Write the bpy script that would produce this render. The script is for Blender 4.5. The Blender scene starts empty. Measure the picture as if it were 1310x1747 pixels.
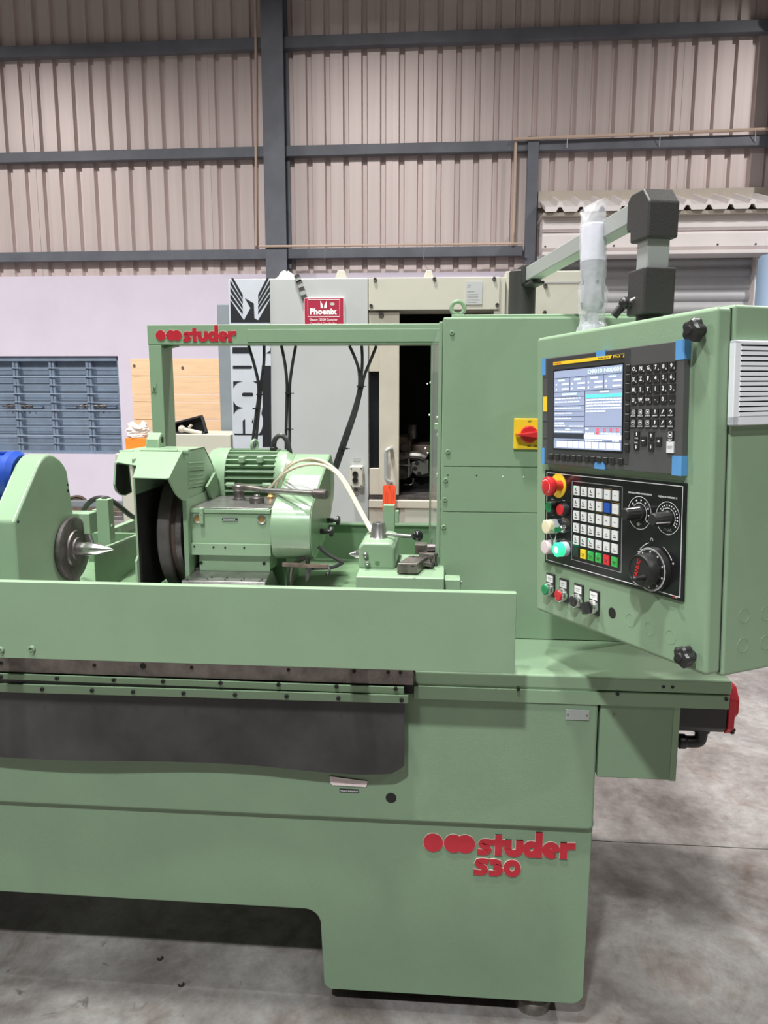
import bpy, math, random
from mathutils import Vector as V, Matrix
random.seed(7)
sc = bpy.context.scene
COL = sc.collection
# ---------------------------------------------------------------- camera
FPX, CXP, CYP = 1300.0, 655.0, 873.5            # focal length and centre in pixels of the 1310 x 1747 frame
PITCH, ROLL, YAW = math.radians(9.3), math.radians(-0.1), math.radians(-4.65)
EYE = V((0, 0, 1.55))
_f = V((math.sin(YAW)*math.cos(PITCH), math.cos(YAW)*math.cos(PITCH), -math.sin(PITCH)))
_r0 = V((math.cos(YAW), -math.sin(YAW), 0)); _d0 = _f.cross(_r0)
_r = math.cos(ROLL)*_r0 + math.sin(ROLL)*_d0; _d = -math.sin(ROLL)*_r0 + math.cos(ROLL)*_d0
cam = bpy.data.cameras.new('camera'); camo = bpy.data.objects.new('camera', cam); COL.objects.link(camo)
cam.sensor_fit = 'VERTICAL'; cam.sensor_height = 36.0; cam.sensor_width = 27.0
cam.lens = FPX/1747.0*36.0; cam.clip_start = 0.05; cam.clip_end = 200
M4 = Matrix((_r, -_d, -_f)).transposed().to_4x4(); M4.translation = EYE
camo.matrix_world = M4
sc.camera = camo
# ---------------------------------------------------------------- light
sc.view_settings.view_transform = 'Standard'; sc.view_settings.look = 'None'
sc.view_settings.gamma = 1.0; sc.view_settings.use_curve_mapping = False
sc.view_settings.exposure = 0.0
w = bpy.data.worlds.new('hall_air'); sc.world = w; w.use_nodes = True
w.node_tree.nodes['Background'].inputs[0].default_value = (1.0, 0.93, 0.83, 1)
w.node_tree.nodes['Background'].inputs[1].default_value = 0.085
def highbay(x, y, z, power, col=(1.0, 0.97, 0.93), size=0.42):
    l = bpy.data.lights.new('high_bay_lamp', 'AREA'); l.shape = 'DISK'; l.size = size; l.energy = power; l.color = col; l.spread = math.radians(150)
    o = bpy.data.objects.new('high_bay_lamp', l); COL.objects.link(o); o.location = (x, y, z)
    return o
highbay(-1.25, -3.2, 7.0, 460, (0.95, 1.0, 0.98), size=0.36)
highbay(-0.9, 0.5, 7.0, 240, (0.97, 1.0, 0.95))
highbay(5.2, -3.2, 7.0, 110)
highbay(-7.2, -3.2, 7.0, 30)
highbay(-1.25, 3.4, 7.0, 355)
highbay(-7.2, 3.4, 7.0, 515)
highbay(5.2, 4.2, 7.0, 350)
# ---------------------------------------------------------------- measuring helpers
def ray(px, py): return _r*((px-CXP)/FPX) + _d*((py-CYP)/FPX) + _f
def PY(px, py, Y): d = ray(px, py); return EYE + d*((Y-EYE.y)/d.y)
def PX(px, py, X): d = ray(px, py); return EYE + d*((X-EYE.x)/d.x)
def PZ(px, py, Z): d = ray(px, py); return EYE + d*((Z-EYE.z)/d.z)
def PP(px, py, O, n): d = ray(px, py); return EYE + d*((O-EYE).dot(n)/d.dot(n))
# ---------------------------------------------------------------- materials
MAT = {}
def mat(name, col, rough=0.5, metal=0.0, spec=0.5, noise=0.0, nscale=8.0, bump=0.0, bscale=200.0, emit=0.0, coat=0.0, alpha=1.0, trans=0.0, stretch=None, col2=None, dirt=0.0):
    m = bpy.data.materials.new(name); m.use_nodes = True; nt = m.node_tree; b = nt.nodes['Principled BSDF']
    b.inputs['Base Color'].default_value = (*col, 1); b.inputs['Roughness'].default_value = rough
    b.inputs['Metallic'].default_value = metal; b.inputs['Specular IOR Level'].default_value = spec
    if coat: b.inputs['Coat Weight'].default_value = coat; b.inputs['Coat Roughness'].default_value = 0.12
    if alpha < 1: b.inputs['Alpha'].default_value = alpha
    if trans: b.inputs['Transmission Weight'].default_value = trans
    if emit: b.inputs['Emission Color'].default_value = (*col, 1); b.inputs['Emission Strength'].default_value = emit
    if noise or bump or dirt:
        tc = nt.nodes.new('ShaderNodeTexCoord'); mp = nt.nodes.new('ShaderNodeMapping')
        if stretch: mp.inputs['Scale'].default_value = stretch
        nt.links.new(tc.outputs['Object'], mp.inputs[0])
    if noise:
        n = nt.nodes.new('ShaderNodeTexNoise'); n.inputs['Scale'].default_value = nscale; n.inputs['Detail'].default_value = 6; n.inputs['Roughness'].default_value = 0.62
        nt.links.new(mp.outputs[0], n.inputs['Vector'])
        cr = nt.nodes.new('ShaderNodeValToRGB')
        c2 = col2 if col2 else tuple(c*(1-noise) for c in col); c1 = tuple(min(1, c*(1+noise*0.5)) for c in col)
        cr.color_ramp.elements[0].position = 0.32; cr.color_ramp.elements[1].position = 0.68
        cr.color_ramp.elements[0].color = (*c2, 1); cr.color_ramp.elements[1].color = (*c1, 1)
        nt.links.new(n.outputs['Fac'], cr.inputs[0]); nt.links.new(cr.outputs[0], b.inputs['Base Color'])
    if bump:
        n2 = nt.nodes.new('ShaderNodeTexNoise'); n2.inputs['Scale'].default_value = bscale; n2.inputs['Detail'].default_value = 3
        nt.links.new(mp.outputs[0], n2.inputs['Vector'])
        bp = nt.nodes.new('ShaderNodeBump'); bp.inputs['Strength'].default_value = bump; bp.inputs['Distance'].default_value = 0.002
        nt.links.new(n2.outputs['Fac'], bp.inputs['Height']); nt.links.new(bp.outputs[0], b.inputs['Normal'])
    MAT[name] = m; return m
G1 = (0.245, 0.355, 0.232)
mat('green_paint', G1, 0.42, noise=0.05, nscale=5, bump=0.10, bscale=260)
mat('green_gloss', (0.245, 0.36, 0.235), 0.27, noise=0.05, nscale=6, bump=0.05, bscale=140)
mat('green_textured_dim', (0.212, 0.308, 0.202), 0.5, noise=0.06, nscale=5, bump=0.25, bscale=420)  # textured casting green, darkened in colour for weaker light low on the machine
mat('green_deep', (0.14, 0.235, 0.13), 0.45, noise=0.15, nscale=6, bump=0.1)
mat('black_rubber', (0.040, 0.039, 0.041), 0.42, noise=0.6, nscale=4, bump=0.15, bscale=90)
mat('black_plastic', (0.022, 0.021, 0.022), 0.38)
mat('black_gloss', (0.012, 0.012, 0.014), 0.18)
mat('black_paint', (0.012, 0.011, 0.011), 0.7)
mat('matt_black', (0.014, 0.012, 0.012), 0.85, noise=0.4)  # flat near-black with uneven tone
mat('bracket_black', (0.035, 0.033, 0.032), 0.5, bump=0.3, bscale=350)
mat('steel', (0.42, 0.41, 0.40), 0.32, 0.9, noise=0.25, nscale=30)
mat('steel_dark', (0.16, 0.14, 0.14), 0.42, 0.75, noise=0.55, nscale=22)
mat('steel_bright', (0.75, 0.74, 0.73), 0.16, 0.95)
mat('steel_oiled', (0.30, 0.27, 0.25), 0.35, 0.7, noise=0.5, nscale=35)
mat('wheel_grey', (0.105, 0.092, 0.09), 0.8, noise=0.25, nscale=18)
mat('wheel_brown', (0.085, 0.055, 0.045), 0.7, noise=0.3, nscale=18)
mat('alu_grey', (0.40, 0.42, 0.41), 0.42, 0.25)
mat('galv_blue', (0.165, 0.178, 0.215), 0.45, noise=0.22, nscale=3)
mat('shutter_blue', (0.235, 0.315, 0.43), 0.5, noise=0.15, nscale=5, col2=(0.21, 0.26, 0.34))
mat('bar_blue', (0.36, 0.45, 0.58), 0.45)
mat('way_steel', (0.20, 0.165, 0.16), 0.45, 0.25, noise=0.45, nscale=25)
mat('cladding', (0.74, 0.63, 0.62), 0.42, 0.25, noise=0.10, nscale=1.0, stretch=(9, 9, 0.25))
mat('flashing', (0.56, 0.50, 0.43), 0.5, noise=0.08)
mat('plaster', (0.84, 0.775, 0.92), 0.9, noise=0.05, nscale=1.6, bump=0.25, bscale=25)
mat('white_sheet', (0.88, 0.82, 0.82), 0.5, noise=0.06, nscale=3)
mat('roller_grey', (0.50, 0.50, 0.52), 0.5, noise=0.08, nscale=4)
mat('conduit', (0.72, 0.55, 0.45), 0.6)
mat('string_white', (0.8, 0.78, 0.74), 0.7)
mat('cream', (0.54, 0.525, 0.45), 0.42, noise=0.05, nscale=2.5)
mat('cream_light', (0.475, 0.49, 0.49), 0.40, noise=0.05, nscale=2.5)
mat('cream_warm', (0.55, 0.505, 0.425), 0.45, noise=0.12, nscale=3)
mat('silver_print', (0.56, 0.59, 0.66), 0.42, noise=0.06)
mat('print_black', (0.014, 0.015, 0.02), 0.45)
mat('print_white', (0.85, 0.85, 0.85), 0.5)
mat('print_grey', (0.38, 0.38, 0.38), 0.5)
mat('grey_paint', (0.22, 0.25, 0.28), 0.45, noise=0.06)
mat('sign_red', (0.40, 0.025, 0.06), 0.35)
mat('logo_red', (0.50, 0.018, 0.035), 0.42, noise=0.12, nscale=40)
mat('logo_edge', (0.62, 0.58, 0.50), 0.5)
mat('tag_orange', (0.95, 0.10, 0.035), 0.45)
mat('wood', (0.80, 0.54, 0.34), 0.6, noise=0.12, nscale=4, stretch=(1, 1, 12))
mat('orange_box', (0.85, 0.25, 0.03), 0.45)
mat('bag_film', (0.75, 0.68, 0.64), 0.25, alpha=0.75, bump=1.0, bscale=40)
mat('wrap_film', (0.86, 0.87, 0.92), 0.22, alpha=0.30, bump=0.9, bscale=60)
mat('lamp_white', (0.80, 0.78, 0.88), 0.35)
mat('lamp_grey', (0.36, 0.36, 0.40), 0.3)
mat('clear_sheet', (0.50, 0.60, 0.53), 0.12, alpha=0.30, noise=0.3, nscale=3, stretch=(12, 12, 0.4))
mat('screen_bezel', (0.088, 0.086, 0.088), 0.32, noise=0.1)
mat('bezel_dark', (0.05, 0.05, 0.053), 0.35)
mat('tape_blue', (0.10, 0.30, 0.62), 0.5)
mat('yellow', (0.90, 0.60, 0.03), 0.4)
mat('red_plastic', (0.60, 0.022, 0.03), 0.28)
mat('servo_red', (0.60, 0.02, 0.04), 0.35)
mat('green_button', (0.02, 0.24, 0.09), 0.3)
mat('blue_key', (0.02, 0.09, 0.45), 0.4)
mat('green_key', (0.05, 0.42, 0.08), 0.4)
mat('red_key', (0.70, 0.03, 0.04), 0.4)
mat('yellow_key', (0.85, 0.62, 0.02), 0.4)
mat('white_key', (0.74, 0.74, 0.74), 0.4)
mat('cream_lens', (0.82, 0.74, 0.52), 0.25)
mat('pink_lens', (0.78, 0.62, 0.66), 0.25)
mat('lens_collar', (0.55, 0.62, 0.66), 0.2)
mat('green_glow', (0.04, 0.75, 0.33), 0.3, emit=1.0)
mat('white_glow', (0.75, 1.0, 0.85), 0.3, emit=1.2)
mat('grille_white', (0.84, 0.85, 0.90), 0.5)
mat('scr_bg', (0.24, 0.28, 0.40), 0.2, emit=0.85)
mat('scr_light', (0.55, 0.60, 0.72), 0.2, emit=0.9)
mat('scr_white', (0.78, 0.83, 0.92), 0.2, emit=0.9)
mat('scr_teal', (0.10, 0.55, 0.50), 0.2, emit=0.9)
mat('scr_dark', (0.03, 0.035, 0.05), 0.2, emit=0.4)
mat('scr_green', (0.62, 0.92, 0.78), 0.2, emit=0.95)
mat('scr_red', (0.75, 0.08, 0.10), 0.2, emit=0.8)
mat('motor_blue', (0.02, 0.07, 0.40), 0.35)
mat('hose_cream', (0.62, 0.56, 0.42), 0.35)
mat('barrel_blue', (0.42, 0.58, 0.80), 0.5)
mat('rust', (0.20, 0.15, 0.12), 0.7, 0.3, noise=0.4, nscale=20)
mat('brass', (0.42, 0.24, 0.08), 0.4, 0.6)
mat('label_paper', (0.80, 0.70, 0.70), 0.6)
# concrete floor
def concrete():
    m = bpy.data.materials.new('concrete'); m.use_nodes = True; nt = m.node_tree; b = nt.nodes['Principled BSDF']
    b.inputs['Roughness'].default_value = 0.48
    tc = nt.nodes.new('ShaderNodeTexCoord')
    def noise(s, d=6, r=0.6, dist=0.0):
        n = nt.nodes.new('ShaderNodeTexNoise'); n.inputs['Scale'].default_value = s; n.inputs['Detail'].default_value = d; n.inputs['Roughness'].default_value = r; n.inputs['Distortion'].default_value = dist
        nt.links.new(tc.outputs['Object'], n.inputs['Vector']); return n
    def ramp(n, a, b_, ca, cb):
        c = nt.nodes.new('ShaderNodeValToRGB'); c.color_ramp.elements[0].position = a; c.color_ramp.elements[1].position = b_
        c.color_ramp.elements[0].color = (*ca, 1); c.color_ramp.elements[1].color = (*cb, 1); nt.links.new(n.outputs['Fac'], c.inputs[0]); return c
    def mix(a, b_, fac, mode='MIX'):
        x = nt.nodes.new('ShaderNodeMix'); x.data_type = 'RGBA'; x.blend_type = mode
        if hasattr(fac, 'outputs'): nt.links.new(fac.outputs[0], x.inputs[0])
        else: x.inputs[0].default_value = fac
        nt.links.new(a if not hasattr(a, 'outputs') else a.outputs[0], x.inputs[6]); nt.links.new(b_ if not hasattr(b_, 'outputs') else b_.outputs[0], x.inputs[7]); return x.outputs[2]
    base = ramp(noise(1.7, 8, 0.62, 0.6), 0.36, 0.66, (0.118, 0.098, 0.094), (0.395, 0.375, 0.37))
    brown = ramp(noise(2.6, 7, 0.7, 1.2), 0.50, 0.72, (1, 1, 1), (0.62, 0.50, 0.44))
    fine = ramp(noise(22, 10, 0.78), 0.30, 0.62, (0.52, 0.49, 0.48), (1, 1, 1))
    spots = ramp(noise(9, 4, 0.6, 2.0), 0.66, 0.74, (1, 1, 1), (0.35, 0.30, 0.28))
    c = mix(base, brown, 1.0, 'MULTIPLY'); c = mix(c, fine, 0.75, 'MULTIPLY'); c = mix(c, spots, 0.8, 'MULTIPLY')
    nt.links.new(c, b.inputs['Base Color'])
    rr = ramp(noise(4, 5), 0.35, 0.7, (0.32,)*3, (0.65,)*3); nt.links.new(rr.outputs[0], b.inputs['Roughness'])
    bp = nt.nodes.new('ShaderNodeBump'); bp.inputs['Strength'].default_value = 0.12; bp.inputs['Distance'].default_value = 0.004
    nt.links.new(noise(30, 6).outputs['Fac'], bp.inputs['Height']); nt.links.new(bp.outputs[0], b.inputs['Normal'])
    MAT['concrete'] = m
concrete()
# ---------------------------------------------------------------- mesh builder
class Part:
    """a named part of a thing: its first mesh is the part itself, later meshes are its pieces"""
    def __init__(s, name, root, label=None): s.name, s.root, s.label, s.obj = name, root, label, None
LEVEL = {}
def resolve(p):
    if isinstance(p, Part): p = p.obj if p.obj is not None else p.root
    while p is not None and LEVEL.get(p, 0) >= 2: p = p.parent
    return p
ORG = {}                                            # world origin of each thing's root, by object
class MB:
    def __init__(s): s.v = []; s.f = []; s.m = []; s.cm = 0
    def add(s, vs, fs):
        k = len(s.v); s.v += [tuple(p) for p in vs]; s.f += [tuple(i+k for i in f) for f in fs]; s.m += [s.cm]*len(fs); return s
    def mat(s, i): s.cm = i; return s
    def box(s, x0, x1, y0, y1, z0, z1):
        x0, x1 = min(x0, x1), max(x0, x1); y0, y1 = min(y0, y1), max(y0, y1); z0, z1 = min(z0, z1), max(z0, z1)
        return s.add([(x0,y0,z0),(x1,y0,z0),(x1,y1,z0),(x0,y1,z0),(x0,y0,z1),(x1,y0,z1),(x1,y1,z1),(x0,y1,z1)],
                     [(0,3,2,1),(4,5,6,7),(0,1,5,4),(1,2,6,5),(2,3,7,6),(3,0,4,7)])
    def hexa(s, b, t):                              # two quads, bottom and top, same winding
        return s.add(list(b)+list(t), [(0,3,2,1),(4,5,6,7),(0,1,5,4),(1,2,6,5),(2,3,7,6),(3,0,4,7)])
    def slab(s, pts, off):                          # a 3-D polygon given thickness along off
        n = len(pts); a = [V(p) for p in pts]; b = [p+V(off) for p in a]
        return s.add(a+b, [tuple(range(n))[::-1], tuple(range(n, 2*n))]+[(i, (i+1) % n, n+(i+1) % n, n+i) for i in range(n)])
    def prism(s, poly, axis, a0, a1):
        if axis == 'X': pts = [(a0, p[0], p[1]) for p in poly]; off = (a1-a0, 0, 0)
        elif axis == 'Y': pts = [(p[0], a0, p[1]) for p in poly]; off = (0, a1-a0, 0)
        else: pts = [(p[0], p[1], a0) for p in poly]; off = (0, 0, a1-a0)
        return s.slab(pts, off)
    def lathe(s, o, d, prof, n=24):                 # prof: (radius, height along d)
        o = V(o); d = V(d).normalized(); a = V((0, 0, 1)) if abs(d.z) < 0.9 else V((1, 0, 0)); e1 = d.cross(a).normalized(); e2 = d.cross(e1)
        vs = []; fs = []; k = len(prof)
        for r, h in prof:
            for i in range(n):
                t = 2*math.pi*i/n; vs.append(o+d*h+(e1*math.cos(t)+e2*math.sin(t))*max(r, 1e-5))
        for j in range(k-1):
            for i in range(n): fs.append((j*n+i, j*n+(i+1) % n, (j+1)*n+(i+1) % n, (j+1)*n+i))
        fs.append(tuple(range(n))[::-1]); fs.append(tuple((k-1)*n+i for i in range(n)))
        return s.add(vs, fs)
    def cyl(s, p0, p1, r0, r1=None, n=20):
        p0, p1 = V(p0), V(p1); return s.lathe(p0, p1-p0, [(r0, 0), (r0 if r1 is None else r1, (p1-p0).length)], n)
    def sphere(s, c, r, n=16, m=10, sc_=(1, 1, 1)):
        vs = []; fs = []
        for j in range(m+1):
            ph = math.pi*j/m
            for i in range(n):
                t = 2*math.pi*i/n; vs.append((c[0]+sc_[0]*r*max(math.sin(ph), 1e-4)*math.cos(t), c[1]+sc_[1]*r*max(math.sin(ph), 1e-4)*math.sin(t), c[2]+sc_[2]*r*math.cos(ph)))
        for j in range(m):
            for i in range(n): fs.append((j*n+i, (j+1)*n+i, (j+1)*n+(i+1) % n, j*n+(i+1) % n))
        return s.add(vs, fs)
    def tube(s, path, r, n=10, smooth=6):
        P = [V(p) for p in path]
        if smooth and len(P) > 2:                   # Catmull-Rom
            Q = []
            for i in range(len(P)-1):
                a, b, c, d = P[max(i-1, 0)], P[i], P[i+1], P[min(i+2, len(P)-1)]
                for k in range(smooth):
                    t = k/smooth; Q.append(0.5*((2*b)+(c-a)*t+(2*a-5*b+4*c-d)*t*t+(3*b-a-3*c+d)*t**3))
            P = Q+[P[-1]]
        vs = []; fs = []; k = len(P); up = None
        for i, p in enumerate(P):
            d = (P[min(i+1, k-1)]-P[max(i-1, 0)]).normalized()
            if up is None: up = V((0, 0, 1)) if abs(d.z) < 0.9 else V((1, 0, 0))
            e1 = d.cross(up).normalized(); up = e1.cross(d).normalized()
            for q in range(n):
                t = 2*math.pi*q/n; vs.append(p+(e1*math.cos(t)+up*math.sin(t))*(r if not callable(r) else r(i/(k-1))))
        for j in range(k-1):
            for q in range(n): fs.append((j*n+q, j*n+(q+1) % n, (j+1)*n+(q+1) % n, (j+1)*n+q))
        fs.append(tuple(range(n))[::-1]); fs.append(tuple((k-1)*n+q for q in range(n)))
        return s.add(vs, fs)
    def bar(s, p0, p1, wv, hv):                     # box along p0-p1, half-width vectors wv, hv
        p0, p1, wv, hv = V(p0), V(p1), V(wv), V(hv)
        return s.hexa([p0-wv-hv, p0+wv-hv, p0+wv+hv, p0-wv+hv], [p1-wv-hv, p1+wv-hv, p1+wv+hv, p1-wv+hv])
    def text(s, body, o, ux, uy, height, width=None, align='CENTER', bold=0.0, depth=0.0, res=2, shear=0.0):
        c = bpy.data.curves.new('lettering', 'FONT'); c.body = body; c.size = 1; c.offset = bold; c.extrude = 0; c.resolution_u = res; c.shear = shear
        ob = bpy.data.objects.new('lettering', c); me = bpy.data.meshes.new_from_object(ob)
        xs = [q.co.x for q in me.vertices]; ys = [q.co.y for q in me.vertices]
        if not xs: return s
        x0, x1, y0, y1 = min(xs), max(xs), min(ys), max(ys)
        ky = height/0.72 if width is None else height/max(y1-y0, 1e-6)
        kx = ky if width is None else width/max(x1-x0, 1e-6)
        cx = (x0+x1)/2 if align == 'CENTER' else x0; cy = 0.36 if width is None else (y0+y1)/2
        o, ux, uy = V(o), V(ux), V(uy); nn = ux.cross(uy).normalized()
        vs = [o+ux*((q.co.x-cx)*kx)+uy*((q.co.y-cy)*ky) for q in me.vertices]
        fs = [tuple(p.vertices) for p in me.polygons]
        if depth: 
            from collections import Counter
            cnt = Counter()
            for f in fs:
                for i in range(len(f)): cnt[frozenset((f[i], f[(i+1) % len(f)]))] += 1
            n = len(vs); sides = [(f[i], f[i]+n if False else f[(i+1) % len(f)], f[(i+1) % len(f)]+n, f[i]+n) for f in fs for i in range(len(f)) if cnt[frozenset((f[i], f[(i+1) % len(f)]))] == 1]
            top = [p+nn*depth for p in vs]
            s.add(vs+top, [f[::-1] for f in fs]+[tuple(i+n for i in f) for f in fs]+sides)
        else: s.add(vs, fs)
        bpy.data.objects.remove(ob); bpy.data.curves.remove(c); bpy.data.meshes.remove(me)
        return s
    def build(s, name, mats, parent=None, bevel=0.0, seg=2, ang=35, flat=False):
        if isinstance(mats, str): mats = [mats]
        slot = parent if isinstance(parent, Part) and parent.obj is None else None
        if slot: name = slot.name
        parent = resolve(parent)
        org = ORG.get(parent, V((0, 0, 0))) if parent is not None else V((0, 0, 0))
        me = bpy.data.meshes.new(name); me.from_pydata([V(p)-org for p in s.v], [], s.f)
        for k in mats: me.materials.append(MAT[k])
        if max(s.m or [0]) > 0: me.polygons.foreach_set('material_index', s.m)
        if not flat:
            me.polygons.foreach_set('use_smooth', [True]*len(me.polygons)); me.set_sharp_from_angle(angle=math.radians(ang))
        me.update()
        o = bpy.data.objects.new(name, me); COL.objects.link(o)
        if parent is not None: o.parent = parent; ORG[o] = org; LEVEL[o] = LEVEL.get(parent, 0)+1
        else: ORG[o] = V((0, 0, 0))
        if slot:
            slot.obj = o
            if slot.label: o['label'] = slot.label
        if bevel:
            b = o.modifiers.new('edge', 'BEVEL'); b.width = bevel; b.segments = seg; b.limit_method = 'ANGLE'; b.angle_limit = math.radians(40); b.harden_normals = True
        return o
def thing(name, label, cat, loc=(0, 0, 0), group=None, matrix=None):
    o = bpy.data.objects.new(name, None); COL.objects.link(o); o.empty_display_size = 0.05
    if matrix is not None: o.matrix_world = matrix; ORG[o] = V((0, 0, 0))
    else: o.location = loc; ORG[o] = V(loc)
    o['label'] = label; o['category'] = cat
    if group: o['group'] = group
    return o
def tag(o, label, cat, group=None):
    o['label'] = label; o['category'] = cat
    if group: o['group'] = group
    return o
def struct(o): o['kind'] = 'structure'; return o
def share(src, name, parent, loc=(0, 0, 0), rot=None):       # alike piece sharing mesh data
    parent = resolve(parent); o = bpy.data.objects.new(name, src.data); COL.objects.link(o); o.parent = parent; o.location = loc
    if rot: o.rotation_euler = rot
    for md in src.modifiers:
        b = o.modifiers.new(md.name, md.type)
        if md.type == 'BEVEL': b.width = md.width; b.segments = md.segments; b.limit_method = 'ANGLE'; b.angle_limit = md.angle_limit; b.harden_normals = True
    ORG[o] = ORG.get(parent, V((0, 0, 0))); LEVEL[o] = LEVEL.get(parent, 0)+1; return o
def bolts(parent, pts, d, r=0.006, h=0.004, m='black_plastic', name='bolt', hexhole=True):
    """round-headed screws with a socket, one object each, sharing one mesh; d is the outward direction"""
    parent = resolve(parent); d = V(d).normalized(); base = None; out = []
    for p in pts:
        if base is None:
            b = MB().lathe((0, 0, 0), d, [(r, -0.001), (r, h*0.7), (r*0.8, h), (r*0.45, h), (r*0.4, h*0.4)], 12)
            org = ORG.get(parent, V((0, 0, 0))); me_o = b.build(name, m, None); base = me_o
            me_o.parent = parent; me_o.location = V(p)-org; ORG[me_o] = org; LEVEL[me_o] = LEVEL.get(parent, 0)+1; out.append(me_o)
        else: out.append(share(base, name, parent, V(p)-ORG.get(parent, V((0, 0, 0)))))
    return out
# ================================================================= the setting
YW = 9.0
# floor: two slabs with a saw-cut joint between them
floor = struct(MB().box(-14, 12, -4, 10, -0.20, -0.012).build('floor', 'matt_black'))
MB().box(-14, 12, -4, 2.4715, -0.02, 0).build('floor_slab', 'concrete', floor)
MB().box(-14, 12, 2.4755, 10, -0.02, 0).build('floor_slab', 'concrete', floor)
# plastered lower wall with the shutter window in it
zt = PY(300, 469, YW).z
wx1 = PY(205, 690, YW).x; wz1 = PY(100, 607.5, YW).z; wz0 = PY(100, 774, YW).z; wx0 = wx1-3.05
xr = PY(897, 520, YW).x
wb = MB()
wb.box(-14, wx0, YW, YW+.22, 0, zt).box(wx0, wx1, YW, YW+.22, wz1, zt).box(wx0, wx1, YW, YW+.22, 0, wz0).box(wx1, xr, YW, YW+.22, 0, zt)
wall = struct(wb.build('wall_back', 'plaster'))
# profiled steel cladding above: one sheet every five ribs
pitch = 0.2075; xph = PY(525.3, 91, YW).x
def clad(i0, n):
    xs = []; pts = []
    for k in range(n):
        c = xph+(i0+k)*pitch
        pts += [(c-pitch/2, 0), (c-.034, 0), (c-.022, .045), (c+.022, .045), (c+.034, 0)]
    pts.append((xph+(i0+n-.5)*pitch, 0)); return pts
for s_ in range(-9, 9):
    pr = clad(s_*5, 5); vs = []; m = MB()
    dy = 0.004*(s_ % 2)
    x_mid = pr[len(pr)//2][0]
    zb = zt-.03
    n = len(pr)
    for z in (zb, 7.6): vs += [(x, YW+.015+dy+y, z) for x, y in pr]
    m.add(vs, [(i, i+1, n+i+1, n+i) for i in range(n-1)])
    o = m.build('cladding_sheet', 'cladding', wall, flat=True)
# wall girts (C sections), column, short post
def girt(x0, x1, z0, z1, label):
    y1 = YW+.012; y0 = YW-.085; t = .008
    m = MB().prism([(y1, z0), (y0, z0), (y0, z1), (y1, z1), (y1, z1-t), (y0+t, z1-t), (y0+t, z0+t), (y1, z0+t)], 'X', x0, x1)
    return tag(m.build('wall_girt', 'galv_blue', bevel=.004), label, 'beam', 'horizontal wall girts')
def gz(yt, yb): return PY(700, yb, YW-.085).z, PY(700, yt, YW-.085).z
xcl, xcr = PY(450, 300, 8.72).x, PY(486.5, 300, 8.72).x
xm = (xcl+xcr)/2
xp0, xp1 = PY(898, 330, 8.9).x, PY(916.5, 330, 8.9).x
g1 = gz(54, 74.5); g2 = gz(243.5, 261.5); g3 = gz(421.5, 438.5)
girt(-12, xm-.02, *g1, 'blue-grey steel girt, topmost, left of the column')
girt(xm+.02, 8, *g1, 'blue-grey steel girt, topmost, right of the column')
girt(-12, xm-.02, *g2, 'blue-grey steel girt, middle one left of the column')
girt(xm+.02, xp0, *g2, 'blue-grey steel girt, middle one between column and short post')
girt(xp1, 8, *g2, 'blue-grey steel girt right of the short post, under the beige conduit')
girt(-12, xm-.02, *g3, 'blue-grey steel girt, lowest, left of the column above the plaster')
girt(xm+.02, xp0-.02, *g3, 'blue-grey steel girt, lowest, right of the column above the cream machine')
c = thing('steel_column', 'tall blue-grey steel I-section column against the corrugated wall', 'column', (xm, 8.85, 0))
MB().box(xcl, xcr, 8.72, 8.735, 0, 7.6).build('front_flange', 'galv_blue', c, bevel=.003)
MB().box(xm-.006, xm+.006, 8.735, 8.985, 0, 7.6).build('web', 'galv_blue', c)
MB().box(xcl, xcr, 8.985, 8.998, 0, 7.6).build('back_flange', 'galv_blue', c)
zc0 = PY(905, 470, 8.9).z-1.0
tag(MB().box(xp0, xp1, 8.88, 9.0, 0, g2[1]+.03).build('steel_post', 'galv_blue', bevel=.006), 'short blue-grey square post beside the white canopy', 'post')
# conduits
def conduit(path, label, r=.016):
    return tag(MB().tube(path, r, 8, 0).build('conduit_pipe', 'conduit'), label, 'pipe', 'thin beige wall conduits')
yc_ = YW-.105
def cp(px, py, Y=yc_): return PY(px, py, Y)
conduit([cp(436, -20), cp(437, 420)], 'thin beige conduit running straight down left of the column', .015)
conduit([cp(441, 420.5, 8.70), cp(891, 415.5, 8.70)], 'thin beige conduit lying along the top of the lowest girt', .013)
conduit([cp(880, 236), cp(874.5, 418)], 'thin beige conduit hanging down left of the short post', .017)
conduit([cp(876, 237.5, 8.86), cp(1340, 219, 8.86)], 'long beige conduit along the girt above the white canopy', .017)
for px, y0, y1, w_ in [(555, 419, 440, 'lowest girt, left one'), (724, 417, 440, 'lowest girt, right one'), (968, 234, 252, 'girt above the canopy, left one'), (1126, 228, 250, 'girt above the canopy, middle one'), (1289, 222, 242, 'girt above the canopy, right one')]:
    tag(MB().tube([cp(px, y0-1, 8.69 if 'lowest' in w_ else 8.845), cp(px-1, y1, 8.905), cp(px-1, y1+1, 8.93)], .0045, 6, 0).build('tie_wire', 'string_white'), 'thin white tie wire round the '+w_, 'wire', 'tie wires on the conduits')
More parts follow.
